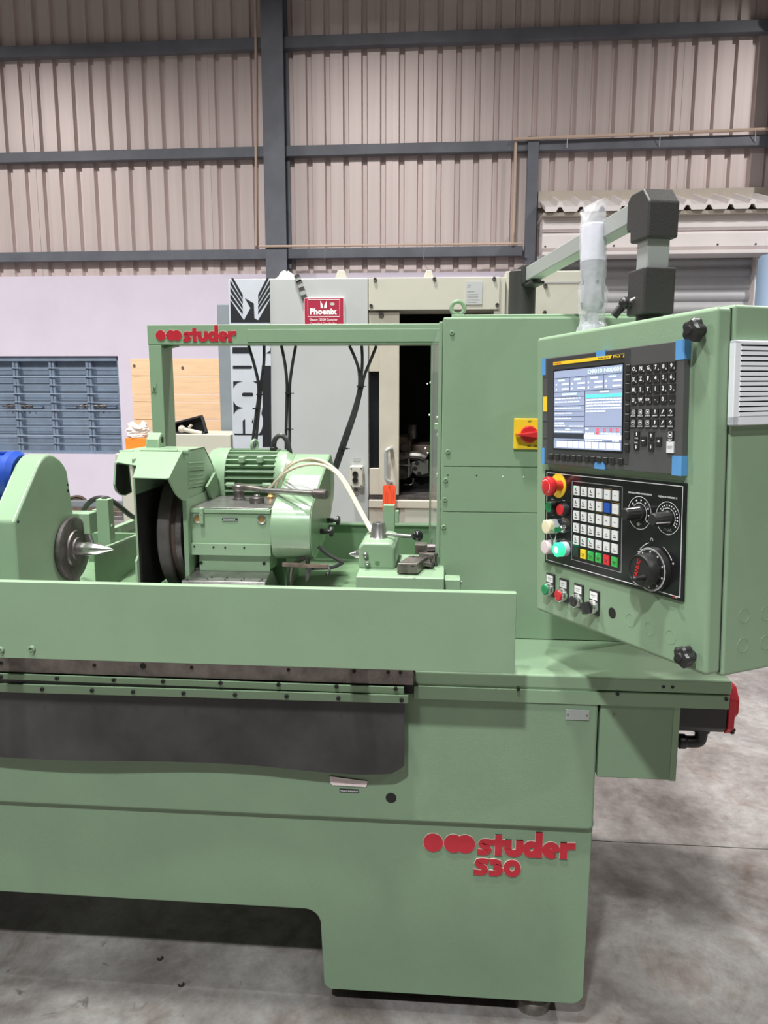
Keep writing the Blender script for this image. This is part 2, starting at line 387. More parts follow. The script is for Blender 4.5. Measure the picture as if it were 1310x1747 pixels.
# window with steel shutters and bars
win = struct(MB().box(wx0, wx1, YW+.16, YW+.2, wz0, wz1).build('window_1', 'shutter_blue'))
fr = MB(); t = .06
fr.box(wx0, wx1, YW+.03, YW+.16, wz1-t, wz1).box(wx0, wx1, YW+.03, YW+.16, wz0, wz0+.035).box(wx1-.03, wx1, YW+.03, YW+.16, wz0, wz1).box(wx0, wx0+.03, YW+.03, YW+.16, wz0, wz1)
fr.build('window_frame', 'shutter_blue', win, bevel=.004)
mx = [PY(x, 690, YW+.05).x for x in (30, 91.5, 154)]; mx = [mx[0]-2*(mx[1]-mx[0]), mx[0]-(mx[1]-mx[0])]+mx
mx = [x for x in mx if x > wx0+.1]
edges = [wx0+.03]+mx+[wx1-.03]
for a, b in zip(edges[:-1], edges[1:]):              # shutter leaves with shallow horizontal ridges
    m = MB(); n = 13; z = wz0+.035; hgt = (wz1-.06-z)/n; prof = []
    for k in range(n): prof += [(YW+.128, z+k*hgt), (YW+.128, z+k*hgt+hgt*.62), (YW+.121, z+k*hgt+hgt*.74), (YW+.121, z+k*hgt+hgt*.92)]
    prof.append((YW+.128, wz1-.06)); prof += [(YW+.15, wz1-.06), (YW+.15, z)]
    m.prism(prof, 'X', a+.004, b-.004).build('shutter_leaf', 'shutter_blue', win, flat=True)
for x in mx:
    MB().box(x-.034, x-.003, YW+.05, YW+.115, wz0+.03, wz1-.04).box(x+.003, x+.034, YW+.055, YW+.115, wz0+.03, wz1-.04).build('mullion', 'shutter_blue', win, bevel=.003)
for py in (628, 643, 657, 672, 686, 700, 715, 728, 743, 756.5):
    z = PY(90, py, YW+.03).z; MB().cyl((wx0, YW+.035, z), (wx1, YW+.035, z), .0065, n=8).build('window_bar', 'bar_blue', win)
for px in (13, 42, 143, 168):
    p = PY(px, 692.5, YW+.04); MB().cyl((p.x-.085, YW+.075, p.z), (p.x+.085, YW+.075, p.z), .014, n=10).box(p.x-.02, p.x+.0, YW+.06, YW+.10, p.z-.025, p.z+.025).cyl((p.x+.06, YW+.075, p.z), (p.x+.06, YW+.05, p.z-.015), .012, n=8).build('latch_bolt', 'steel_oiled', win)
for px in (64, 122, 189):
    p = PY(px, 694, YW+.1); MB().box(p.x-.075, p.x+.075, YW+.08, YW+.12, p.z-.02, p.z+.02).build('latch_plate', 'shutter_blue', win, bevel=.012)
# ------------------------------------------------- canopy and roller door on the right
yk = 8.75
cx0 = xp1+.012; cx1 = 6.5
def zc(py, Y=yk): return PY(1100, py, Y).z
tag(MB().box(cx0, cx1, 8.93, 8.985, zc(352, 8.93), zc(323, 8.93)).build('flashing_strip', 'flashing', bevel=.004), 'beige flashing strip on the wall above the white canopy', 'flashing')
can = thing('canopy', 'white canopy of ribbed roof sheet above the roller door', 'canopy', (cx0, yk, 0))
# ribbed roof sheet sloping down towards the hall
zb_, zf_ = zc(340, 8.93), zc(349, 8.35)
rp = 0.213; nr = int((cx1-cx0)/rp)
for s_ in range(0, nr, 5):
    pr = []
    for k in range(s_, min(s_+5, nr)):
        x = cx0+.02+k*rp; pr += [(x, 0), (x+.11, 0), (x+.135, .045), (x+.165, .045), (x+.19, 0)]
    pr.append((cx0+.02+min(s_+5, nr)*rp, 0))
    n = len(pr); vs = [(x, 8.93, zb_+h) for x, h in pr]+[(x, 8.38, zf_+h) for x, h in pr]+[(x, 8.93, zb_+h-.012) for x, h in pr]+[(x, 8.38, zf_+h-.05) for x, h in pr]
    fs = []
    for i in range(n-1): fs += [(i, n+i, n+i+1, i+1), (2*n+i, 2*n+i+1, 3*n+i+1, 3*n+i), (n+i, 3*n+i, 3*n+i+1, n+i+1)]
    fs += [(0, 2*n, 3*n, n), (n-1, 2*n-1, 4*n-1, 3*n-1)]
    MB().add(vs, fs).build('roof_sheet', 'white_sheet', can, flat=True)
MB().box(cx0, cx1, 8.42, 8.9, zc(366, 8.42), zc(360, 8.42)).build('eave_board', 'flashing', can, bevel=.003)
def fascia(y0, y1, Y0):
    z1, z0 = zc(y0, Y0), zc(y1, Y0); h = z1-z0
    MB().prism([(Y0, z0+h*.14), (Y0, z1-h*.14), (Y0+.04, z1), (Y0+.25, z1), (Y0+.25, z0), (Y0+.04, z0)], 'X', cx0+.01, cx1).build('fascia_board', 'white_sheet', can, bevel=.006)
fascia(365, 393, 8.5); fascia(394.5, 426, 8.5)
MB().box(cx0+.01, cx1, 8.46, 8.75, zc(434, 8.46), zc(427.5, 8.46)).build('fascia_board', 'white_sheet', can, bevel=.006)
bolts(can, [PY(x, 421-(x-900)*.012, 8.5) for x in (930, 1047, 1224, 1289)], (0, -1, 0), .010, .008, 'steel_dark', 'screw')
door = struct(MB().box(cx0, PY(1300, 470, 8.8).x, 8.84, 8.86, 0, zc(434, 8.8)).build('door_1', 'roller_grey'))
dx0, dx1 = cx0, PY(1297, 470, 8.8).x
zz = zc(434, 8.8); sl = None; hs = .125; k = 0
while zz > 0.02:
    if sl is None:
        sl = MB().prism([(0, 0), (-.012, .010), (-.030, .030), (-.034, .058), (-.028, .088), (-.010, .108), (0, .12)], 'X', 0, dx1-dx0).build('roller_slat', 'roller_grey', door)
        sl.location = (dx0, 8.84, zz-hs)
    else: share(sl, 'roller_slat', door, (dx0, 8.84, max(zz-hs, 0)))
    zz -= hs
MB().box(PY(1288, 470, 8.7).x, PY(1296, 470, 8.7).x, 8.70, 8.86, 0, zc(437, 8.7)).build('door_guide', 'white_sheet', door)
struct(MB().box(PY(1302, 470, 8.8).x, 12, 8.88, 9.1, 0, zc(437, 8.7)).build('wall_right', 'plaster'))
b_ = PY(1320, 500, 8.2)
tag(MB().lathe((b_.x, 8.2, 0), (0, 0, 1), [(.16, 0), (.17, .05), (.17, .6), (.175, .62), (.17, .64), (.17, 1.2), (.175, 1.22), (.17, 1.24), (.17, PY(1305, 436, 8.2).z-.04), (.15, PY(1305, 436, 8.2).z)], 28).build('blue_pipe_roll', 'barrel_blue'), 'tall pale blue cylinder standing beside the roller door', 'cylinder')
# dark bracket in the upper right corner
p = PY(1300, 12, 8.5)
cb = thing('corner_column', 'dark steel column at the right end of the corrugated wall', 'column', (p.x+.15, 8.8, 0))
qx = PY(1316, 330, 8.7).x
MB().box(qx, qx+.25, 8.70, 8.72, 0, 7.6).build('front_flange', 'galv_blue', cb); MB().box(qx+.12, qx+.13, 8.72, 8.99, 0, 7.6).build('web', 'galv_blue', cb)
MB().prism([(qx-.28, 7.6), (qx+.1, 7.6), (qx+.1, PY(1300, 30, 8.7).z), (qx-.05, PY(1300, 5, 8.7).z)], 'Y', 8.6, 8.72).build('haunch_plate', 'black_paint', cb)
# ------------------------------------------------- things along the wall, left
def bar_row(y0, y1, Y, mt, lab):
    z1, z0 = PY(170, y0, Y).z, PY(170, y1, Y).z
    x0, x1 = PY(60, 870, Y).x, PY(330, 870, Y).x
    return tag(MB().box(x0, x1, Y, Y+.10, z0, z1).build('steel_bar', mt, bevel=.004), lab, 'bar', 'steel bars stacked along the wall')
zb0 = PY(170, 887, 7.9).z
st = thing('bar_trestle', 'low steel trestle carrying the stacked bars by the wall', 'trestle', (PY(120, 880, 7.9).x, 8.0, 0))
for px in (90, 300):
    x = PY(px, 880, 7.9).x; MB().box(x-.03, x+.03, 7.85, 8.25, 0, zb0).build('support', 'rust', st)
bar_row(880, 887, 7.9, 'steel', 'pale flat steel bar lying at the bottom of the stack by the wall')
bar_row(872, 879.9, 7.9, 'steel_oiled', 'grey steel bar on top of the bottom bar by the wall')
bar_row(865.5, 871.9, 7.9, 'rust', 'rusty steel bar in the middle of the stack by the wall')
bar_row(856, 865.4, 7.9, 'grey_paint', 'grey painted bar on top of the stack by the wall')
p = PY(136, 862, 8.3)
hwt = thing('hand_wheel', 'dull brown round wheel on a stand behind the steel bars by the wall', 'wheel', (p.x, 8.3, 0))
MB().box(p.x-.03, p.x+.03, 8.27, 8.33, 0, p.z).build('stand', 'rust', hwt)
MB().lathe((p.x, 8.24, p.z), V((.25, -1, .12)), [(.02, .03), (.05, .03), (.06, .012), (.10, .012), (.105, .03), (.125, .03), (.125, -.02), (.02, -.02)], 28).build('rim', 'rust', hwt)
# ------------------------------------------------- crate, bench and boxes at the left
Yc = 6.0
cr = thing('wooden_crate', 'large pale wooden crate with wide horizontal planks against the pink wall', 'crate', (PY(300, 700, Yc).x, Yc+.2, 0))
x0, x1 = PY(225.5, 690, Yc).x, PY(392, 690, Yc).x
ys = [611.5, 641.5, 673, 686, 716, 760, 800, 840]
zs = [PY(300, y, Yc).z for y in ys]+[0.34, 0.0]
for a, b in zip(zs[:-1], zs[1:]): MB().box(x0+random.uniform(0, .006), x1, Yc+random.uniform(0, .004), Yc+.022, b+.002, a-.002).build('plank', 'wood', cr, bevel=.002)
MB().box(x0+.01, x0+.06, Yc+.022, Yc+.5, 0, zs[0]-.01).build('side_panel', 'wood', cr); MB().box(x1-.06, x1-.01, Yc+.022, Yc+.5, 0, zs[0]-.01).build('side_panel', 'wood', cr)
bolts(cr, [PY(229, 624, Yc), PY(311.5, 627.5, Yc)], (0, -1, 0), .012, .004, 'rust', 'nail_head')
Yb = 5.0
zbt = PY(300, 775, Yb).z
be = thing('workbench', 'cream steel cabinet bench hidden behind the wheel hood', 'bench', (PY(300, 800, Yb).x, Yb+.25, 0))
bx0, bx1 = PY(196, 780, Yb).x, PY(389, 780, Yb).x
MB().box(bx0, bx1, Yb, Yb+.5, zbt-.04, zbt).build('bench_top', 'cream', be, bevel=.006)
MB().box(bx0+.03, bx1-.03, Yb+.02, Yb+.04, .12, zbt-.04).build('front_panel', 'cream', be, bevel=.004)
for x in (bx0+.05, bx1-.05):
    for y in (Yb+.05, Yb+.45): MB().box(x-.025, x+.025, y-.025, y+.025, 0, zbt-.04).build('leg', 'grey_paint', be)
zo = PY(235, 747.5, Yb+.1).z
tag(MB().prism([(PY(213, 747, Yb+.1).x, zo), (PY(252, 747, Yb+.1).x, zo), (PY(256, 770, Yb+.1).x, zbt), (PY(215, 770, Yb+.1).x, zbt)], 'Y', Yb+.1, Yb+.3).build('orange_box', 'orange_box', bevel=.004), 'orange carton with a clear bag on top beside the green frame post', 'box')
# crumpled clear bag
m = MB(); random.seed(3); n, k = 18, 9; cxp, cyp = PY(234, 740, Yb+.15).x, Yb+.2; hh = PY(234, 724, Yb+.15).z-zo
vs = []
for j in range(k+1):
    f = j/k; rr = .085*(1-.30*f**2)*(1 if j < k else .55)
    for i in range(n):
        a = 2*math.pi*i/n; q = rr*(1+.14*math.sin(3*a+.6*j)+random.uniform(-.17, .17)); vs.append((cxp+q*math.cos(a)-.012*f, cyp+q*math.sin(a), max(zo+.0005, zo+hh*f*(1+.25*math.sin(2*a+1)*f)+random.uniform(-.006, .006))))
fs = [(j*n+i, j*n+(i+1) % n, (j+1)*n+(i+1) % n, (j+1)*n+i) for j in range(k) for i in range(n)]+[tuple(k*n+i for i in range(n)), tuple(range(n))[::-1]]
tag(m.add(vs, fs).build('plastic_bag', 'bag_film', flat=True), 'crumpled clear plastic bag lying on the orange carton', 'bag')
zcb = PY(340, 741, Yb+.02).z
tag(MB().box(PY(293, 741, Yb+.02).x, PY(393, 741, Yb+.02).x, Yb+.02, Yb+.45, zbt, zcb).build('cream_box', 'cream', bevel=.006), 'plain cream metal box behind the motor, below the black tray', 'box')
# black tray with fittings, tilted, on the cream box
tr = thing('tool_tray', 'tilted black tray of metal fittings on the cream box', 'tray', tuple(PY(330, 742, Yb+.1)))
A, B, C, D = [PY(*q, Yb+.12) for q in ((302, 741), (354, 741), (346, 711), (297, 724))]
zlow = zcb+.001
q = [V((p.x, p.y, max(p.z, zlow))) for p in (A, B, C, D)]
MB().slab(q, (0, .02, 0)).build('tray_bottom', 'black_paint', tr)
for a, b in ((0, 1), (1, 2), (2, 3), (3, 0)):
    pa, pb = q[a], q[b]; MB().hexa([pa+V((0, -.05, 0)), pb+V((0, -.05, 0)), pb+V((0, 0, .0)), pa], [pa+V((0, -.05, .012)), pb+V((0, -.05, .012)), pb+V((0, 0, .012)), pa+V((0, 0, .012))]).build('tray_rim', 'black_rubber', tr)
ft = PY(316, 732, Yb+.09); MB().sphere((ft.x-.02, Yb+.08, ft.z), .026).cyl((ft.x-.02, Yb+.08, ft.z), (ft.x+.12, Yb+.08, ft.z-.03), .016).cyl((ft.x+.03, Yb+.08, ft.z+.01), (ft.x+.05, Yb+.08, ft.z+.03), .010).build('pipe_fitting', 'cream_warm', tr)
# ================================================================= cream gear machine in the background
YP = 4.6
def pp(px, py, dy=0.0): return PY(px, py, YP+dy)
def prect(m, x0, y0, x1, y1, d0, d1):               # box from a front rectangle; d0 < d1 depths behind the front plane
    a, b = pp(x0, y0), pp(x1, y1); return m.box(a.x, b.x, YP+d0, YP+d1, b.z, a.z)
ph = thing('gear_machine', 'large cream machine tool with sliding door and silver side strip behind the grinder', 'machine', (pp(640, 800).x, YP+.7, 0))
zt_ = pp(500, 475).z
ZB = 0.0
xl, xs1, xd0, xd1, xo1 = pp(393, 600).x, pp(462, 600).x, pp(629, 600).x, pp(680.5, 690).x, pp(852, 500).x
xr0 = pp(862, 500).x; xr1 = pp(1008, 500).x
zh = pp(750, 529).z; zsill = pp(700, 848).z
MB().box(xl, xd0-.003, YP, YP+1.5, ZB, zt_).build('body_panel', 'cream_light', ph, bevel=.006)
# header plate, screws, rating plate
MB().box(xd0, xo1, YP-.012, YP+.25, zh, pp(740, 473.5).z).build('header_plate', 'cream', ph, bevel=.004)
bolts(ph, [PY(x, y, YP-.013) for x, y in ((640, 477), (741, 476), (843, 475.5), (633, 521.5), (848, 520))], (0, -1, 0), .011, .010, 'steel_dark', 'screw')
rp_ = MB(); a, b = pp(794, 481), pp(822, 520); rp_.box(a.x, b.x, YP-.016, YP-.012, b.z, a.z); rpl = rp_.build('rating_plate', 'cream_light', ph)
m = MB()
for i, (y, wd) in enumerate(((486, 6), (489, 5), (497, 12), (502, 18), (506, 18), (511, 20), (515, 16))):
    q0, q1 = pp(797, y), pp(797+wd, y+1.2); m.box(q0.x, q1.x, YP-.0168, YP-.016, q1.z, q0.z)
m.build('plate_print', 'print_grey', rpl)
# top lugs
for x0, x1 in ((578, 589), (727.5, 736)):
    q0, q1 = PY(x0, 462, YP+.15), PY(x1, 462, YP+.15); MB().prism([(q0.x-.02, zt_), (q1.x+.02, zt_), (q1.x, PY(x0, 463, YP+.15).z), (q0.x, PY(x0, 463, YP+.15).z)], 'Y', YP+.1, YP+.2).build('top_lug', 'cream', ph, bevel=.004)
# body around the opening
MB().box(xo1-.03, xr0, YP, YP+1.4, ZB, pp(800, 473.5).z).build('side_post', 'cream', ph, bevel=.004)
MB().box(xr0+.002, xr1, YP+.05, YP+1.4, ZB, PY(930, 462, YP+.05).z).build('control_cabinet', 'cream', ph, bevel=.006)
m = MB(); q0, q1 = PY(905, 481.8, YP+.05), PY(1000, 482.2, YP+.05); m.box(q0.x, q1.x, YP+.047, YP+.052, q1.z-.002, q0.z+.002).build('panel_seam', 'print_grey', ph)
bolts(ph, [PY(x, y, YP+.05) for x, y in ((930, 487), (929, 533), (991, 482))], (0, -1, 0), .012, .015, 'steel_dark', 'screw')
MB().box(xd0, xr0, YP+1.3, YP+1.35, ZB, zt_).build('back_wall', 'matt_black', ph)
MB().box(xd0, xr0-.01, YP+.05, YP+1.3, zh+.14, zh+.16).build('inner_roof', 'matt_black', ph)
MB().box(xr0-.03, xr0-.01, YP+.3, YP+1.3, zsill-.4, zh+.14).build('inner_wall', 'matt_black', ph)
# sliding door with window slot and handle
dz0 = pp(650, 845).z
sx0, sx1, sz1, sz0 = pp(629, 634).x, pp(646.5, 634).x, pp(640, 634).z, pp(640, 799.5).z
dm = MB().box(sx1, xd1, YP+.012, YP+.045, dz0, zh-.004).box(xd0, sx1, YP+.012, YP+.045, sz1, zh-.004).box(xd0, sx1, YP+.012, YP+.045, dz0, sz0)
dr = dm.build('sliding_door', 'cream_warm', ph, bevel=.003)
MB().box(xd0, sx1+.004, YP+.05, YP+.06, sz0-.01, sz1+.01).build('door_window', 'black_gloss', dr)
MB().tube([PY(667, 765, YP+.012), PY(666.5, 765, YP-.05), PY(660.5, 768, YP-.065), PY(658.5, 775, YP-.065), PY(658.5, 812, YP-.065), PY(660.5, 820, YP-.065), PY(666, 823, YP-.05), PY(666.5, 823, YP+.012)], .012, 10, 4).build('door_handle', 'alu_grey', dr)
bolts(ph, [PY(650.5, 537, YP+.012)], (0, -1, 0), .016, .012, 'steel_dark', 'screw')
# sill and lower panels
m = MB(); q = pp(640, 852); m.box(xd0, xr0, YP-.02, YP+.2, q.z-.05, q.z).build('sill', 'cream_warm', ph, bevel=.006)
MB().box(xd0, xr0, YP-.005, YP+.2, q.z, q.z+.022).build('door_rail', 'steel_dark', ph)
MB().box(xd0, xr0, YP, YP+.2, ZB, q.z-.052).build('lower_panel', 'cream_warm', ph, bevel=.004)
MB().box(pp(690, 900).x, pp(745, 900).x, YP-.008, YP+.002, pp(700, 940).z, pp(700, 866).z).build('access_plate', 'cream', ph, bevel=.003)
bolts(ph, [PY(x, y, YP-.008) for x, y in ((679, 869), (679, 936), (742, 869))], (0, -1, 0), .012, .010, 'steel_dark', 'screw')
# workpiece area seen through the door opening
def inner(x0, y0, x1, y1, Y0, Y1): a, b = PY(x0, y0, Y0), PY(x1, y1, Y0); return (a.x, b.x, Y0, Y1, b.z, a.z)
yi = YP+.45
MB().box(*inner(677, 745, 701, 772, yi+.2, yi+.5)).cyl(PY(690, 764, yi+.2), PY(690, 764, yi+.12), .035, .03).build('spindle_head', 'rust', ph, bevel=.01)
MB().box(*inner(702, 759, 738, 775, yi+.2, yi+.5)).build('spindle_slide', 'rust', ph, bevel=.008)
MB().cyl(PY(703, 725, yi+.2), PY(703, 748, yi+.2), .03).build('coolant_pipe', 'steel_dark', ph)
MB().tube([PY(676, 781, yi), PY(700, 777, yi), PY(718, 778, yi), PY(726, 782, yi)], .03, 10).build('hob_arm', 'steel_oiled', ph)
MB().slab([PY(*q, yi) for q in ((702, 789), (718, 784), (731, 786), (731, 808), (712, 812), (704, 806))], (0, .08, 0)).build('fixture_plate', 'steel', ph, bevel=.004)
bolts(ph, [PY(x, y, yi) for x, y in ((711, 790), (708, 799), (715, 808))], (0, -1, 0), .014, .006, 'black_paint', 'socket_screw')
MB().cyl(PY(697, 783, yi-.02), PY(697, 814, yi-.02), .008).cyl(PY(680, 794, yi-.02), PY(699, 794, yi-.02), .012).build('probe_arm', 'steel_bright', ph)
MB().cyl(PY(686, 800, yi), PY(686, 800, yi+.1), .07).build('work_chuck', 'steel_dark', ph)
MB().tube([PY(690, 827, yi), PY(700, 827, yi), PY(704, 824, yi), PY(705, 816, yi)], .006, 8).build('bent_tube', 'steel', ph)
MB().box(xd0, xr0-.03, yi-.1, yi+.6, zsill-.35, zsill-.02).build('bed_casting', 'matt_black', ph)
MB().box(*inner(672, 815, 760, 860, yi+.1, yi+.5)).build('bed_riser', 'matt_black', ph)
# silver strip with emblem and heavy lettering
ys_ = YP-.004
zs0 = pp(430, 800).z
sp = MB().box(xl, xs1, YP-.004, YP, zs0, zt_-.004).build('side_strip', 'silver_print', ph)
def emb(u, v): return PY(370+u*.17557, 450+v*.17557, YP-.0052)
def lat(u, v): return PY(370+u*.17557, 600+v*.17557, YP-.0052)
m = MB()
def dark(pts, f=emb): MB().slab([f(*p) for p in pts], (0, .001, 0)).build('emblem_print' if f is emb else 'letter_print', 'print_black', sp, flat=True)
def wing(xo, xi, sgn):
    # black wing bars, thin silver gaps between them
    for k in range(4):
        o0 = 140+(k*62 if k else 0); gap = 14
        top = [(xo, 140+k*66+(gap if k else 0)), (xo, 140+k*66+52)] if k else None
        if k == 0: dark([(xo+sgn*6, 140), (xo+sgn*30, 140), (xi, 300), (xi, 345)])
        else: dark([(xo, 150+(k-1)*66+8), (xo, 150+(k-1)*66+52), (xi, 345+k*50-4), (xi, 345+k*50-36)])
wing(130, 250, 1); wing(513, 400, -1)
dark([(130, 350), (262, 548), (325, 430), (272, 333), (358, 385), (364, 530), (400, 548), (513, 350), (518, 572), (135, 572)])
dark([(150, 812), (305, 812), (330, 870), (150, 870)]); dark([(478, 870), (515, 845), (522, 812), (522, 870)])
def rnd(x0, y0, x1, y1, left=True, right=True, f=lat):
    r = (y1-y0)/2; pts = []
    if right: pts += [(x1-r+r*math.sin(t), (y0+y1)/2-r*math.cos(t)) for t in [math.pi*i/8 for i in range(9)]]
    else: pts += [(x1, y0), (x1, y1)]
    if left: pts += [(x0+r-r*math.sin(t), (y0+y1)/2+r*math.cos(t)) for t in [math.pi*i/8 for i in range(9)]]
    else: pts += [(x0, y1), (x0, y0)]
    dark(pts, f)
rnd(155, 135, 342, 166, left=False)
rnd(243, 399, 353, 433)
dark([(435, 136), (525, 136), (530, 925), (443, 925), (443, 805), (408, 800), (430, 770), (447, 710), (447, 650), (432, 600), (443, 540), (443, 470), (440, 380), (425, 320), (405, 292), (428, 262), (434, 220)], lat)
def cusp(x0, y0, x1, y1, x2, y2):                    # notch with curved sides
    pts = [(x0, y0)]+[(x0+(x1-x0)*t, y0+(y1-y0)*t**.35*0+(y1-y0)*(t**.5)) for t in (.25, .5, .75, 1)]; return pts
dark([(158, 288), (248, 287), (205, 300), (178, 322), (160, 355)], lat)
dark([(160, 480), (180, 515), (205, 533), (250, 545), (210, 556), (182, 575), (162, 608)], lat)
dark([(350, 287), (405, 287), (405, 320)], lat)
dark([(170, 795), (440, 800), (440, 812), (170, 810)], lat)
dark([(250, 675), (262, 658), (273, 660), (275, 800), (252, 800)], lat)
dark([(340, 668), (349, 656), (352, 690), (340, 694)], lat)
# red name plate
ysg = YP-.02
def sg(u, v): return PY(370+u*.17557, 450+v*.17557, ysg)
sign = thing('name_sign', 'dark red name sign with white lettering on the cream machine', 'sign', tuple(sg(1040, 500)))
a, b = sg(845, 328), sg(1240, 640)
MB().box(a.x, b.x, ysg, ysg+.016, b.z, a.z).build('backing', 'print_white', sign, bevel=.006)
a, b = sg(850, 336), sg(1230, 634); MB().box(a.x, b.x, ysg-.001, ysg, b.z, a.z).build('red_face', 'sign_red', sign)
m = MB(); 
def ln(u0, v0, u1, v1): a, b = sg(u0, v0), sg(u1, v1); m.box(a.x, b.x, ysg-.002, ysg-.001, b.z, a.z)
ln(882, 346, 1195, 350); ln(882, 512, 1195, 517); ln(882, 346, 886, 517); ln(1191, 346, 1195, 517)
def stext(t, u, v, hu, wu, bold=0.0): m.text(t, sg(u, v)+V((0, -.002, 0)), (1, 0, 0), (0, 0, 1), abs(sg(0, 0).z-sg(0, hu).z), abs(sg(wu, 0).x-sg(0, 0).x), bold=bold)
stext('Phoenix', 1035, 463, 62, 262, .05); stext('Gleason 125GH Computer', 1036, 545, 30, 272, .012); stext('Controlled Gear Hobber', 1036, 583, 28, 256, .012)
m.slab([sg(*p)+V((0, -.002, 0)) for p in ((1005, 358), (1028, 400), (1030, 432), (1008, 432))], (0, .001, 0)); m.slab([sg(*p)+V((0, -.002, 0)) for p in ((1068, 358), (1045, 400), (1040, 432), (1068, 432))], (0, .001, 0))
m.build('lettering', 'print_white', sign)
q = sg(1122, 392); MB().add([(q.x+.0078*math.cos(t)*3.6/2*1.0, ysg-.0022, q.z+.0095*math.sin(t)*.95) for t in [2*math.pi*i/24 for i in range(24)]], [tuple(range(24))[::-1]]).build('oval_badge', 'cream', sign)
# hanging link strip, folded cloth, push-button box, label, tag
lk = thing('link_strip', 'short strip of dark and silver links hanging above the red sign', 'chain', tuple(emb(810, 200)))
for i, (u, v) in enumerate(((780, 125), (793, 155), (803, 180), (815, 215), (826, 248), (836, 285), (846, 318))):
    a = PY(370+u*.17557, 450+v*.17557, YP-.012); MB().bar(a+V((-.005, 0, .0105)), a+V((.005, 0, -.0105)), V((.0145, 0, .006)), V((0, .006, 0))).build('link', 'steel_dark' if i % 2 == 0 else 'alu_grey', lk)
q = PY(487, 474, YP+.1)
m = MB(); vs = []; n = 16
prof = [(.085, 0), (.08, .008), (.05, .022), (.03, .045), (.012, .055)]
for r, h in prof:
    for i in range(n):
        t = 2*math.pi*i/n; vs.append((q.x+r*1.15*math.cos(t)*(1+.18*math.sin(3*t+h*60)), YP+.13+r*.8*math.sin(t), zt_+h*(1+.2*math.sin(2*t))))
fs = [(j*n+i, j*n+(i+1) % n, (j+1)*n+(i+1) % n, (j+1)*n+i) for j in range(4) for i in range(n)]+[tuple(range(n))[::-1], tuple(4*n+i for i in range(n))]
tag(m.add(vs, fs).build('cloth', 'cream_warm'), 'small beige cloth crumpled on top of the cream machine', 'cloth')
pb = thing('push_button_box', 'small cream push-button box with two black buttons', 'switch box', tuple(PY(607, 814, YP)))
a, b = PY(596.5, 795.5, YP-.07), PY(618.5, 832, YP-.07)
MB().box(a.x, b.x, YP-.07, YP, b.z, a.z).build('housing', 'cream', pb, bevel=.006)
for y in (808.5, 819):
    c0 = PY(606, y, YP-.071); MB().lathe(c0, (0, -1, 0), [(.017, 0), (.017, .012), (.010, .012), (.010, .008)], 18).build('button', 'black_plastic', pb)
bolts(pb, [PY(x, y, YP-.071) for x, y in ((599, 799), (616, 799), (599, 829), (616, 829))], (0, -1, 0), .004, .003, 'steel_dark', 'screw')
MB().cyl(PY(607, 832, YP-.035), PY(607, 838, YP-.035), .012).build('cable_gland', 'steel_dark', pb)
a, b = pp(603, 781.5), pp(615, 787); tag(MB().box(a.x, b.x, YP-.003, YP, b.z, a.z).build('stick_label', 'print_grey'), 'small grey label above the push-button box', 'label')
yt = YP-.075
tg = thing('hanging_tag', 'bright orange-red paper tag hanging from the door handle', 'tag', tuple(PY(663, 850, yt)))
MB().slab([PY(*q, yt) for q in ((655, 828), (673, 828), (675.5, 831), (674.5, 870), (652.5, 870), (653, 831))], (0, .003, 0)).build('card', 'tag_orange', tg)
MB().tube([PY(664.5, 821, YP-.056), PY(664, 826, yt+.004), PY(664.5, 832, yt-.003)], .003, 6).build('string', 'rust', tg)
m = MB()
for x, y0, y1 in ((657.5, 838, 862), (660.5, 840, 860), (668, 836, 866), (671, 836, 852)):
    a, b = PY(x, y0, yt-.001), PY(x+.5, y1, yt-.001); m.box(a.x, b.x, yt-.0015, yt, b.z, a.z)
m.build('tag_print', 'rust', tg)
# grey cabinet left of it
gx0 = PY(373.5, 640, 5.5).x
tag(MB().box(gx0, xl-.006, 5.5, 5.96, 0, PY(384, 519, 5.5).z).build('grey_cabinet', 'grey_paint', bevel=.006), 'narrow grey cabinet standing left of the cream machine', 'cabinet')
# ================================================================= green grinding machine
YF, YU, YG = 1.678, 1.663, 1.515
GP = 'green_paint'
def arc(cx, cz, r, a0, a1, n=8): return [(cx+r*math.cos(math.radians(a0+(a1-a0)*i/n)), cz+r*math.sin(math.radians(a0+(a1-a0)*i/n))) for i in range(n+1)]
XL = -2.3
grinder = base = thing('grinding_machine', 'long green cylindrical grinding machine with raised red lettering', 'machine', (-.6, 2.1, 0))
low = [(XL, .545), (.356, .545), (.352, .085)]+arc(.327, .085, .025, 0, -90, 4)+[(-.268, .06)]+arc(-.268, .078, .018, -90, -180, 4)+[(-.292, .235)]+arc(-.332, .237, .040, 0, 90, 6)+[(-1.9, .277), (-1.92, .06), (XL, .06)]
MB().prism(low, 'Y', YF, 2.62).build('lower_casting', 'green_textured_dim', base, bevel=.010, seg=3)
up = [(XL, .905), (.352, .905), (.354, .56)]+arc(.342, .546, .014, 0, -90, 4)+[(XL, .532)]
MB().prism(up, 'Y', YU, 2.60).build('upper_casting', 'green_textured_dim', base, bevel=.008, seg=3)
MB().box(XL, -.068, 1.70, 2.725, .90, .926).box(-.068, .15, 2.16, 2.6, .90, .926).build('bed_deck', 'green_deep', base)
# inset hole in the casting (oil port)
p = PY(667, 1361, YU); hp = MB().lathe((p.x, YU-.0005, p.z), (0, 1, 0), [(.0125, -.0006), (.0125, .03), (.001, .03)], 24)
hp.build('port_hole', 'black_paint', base)
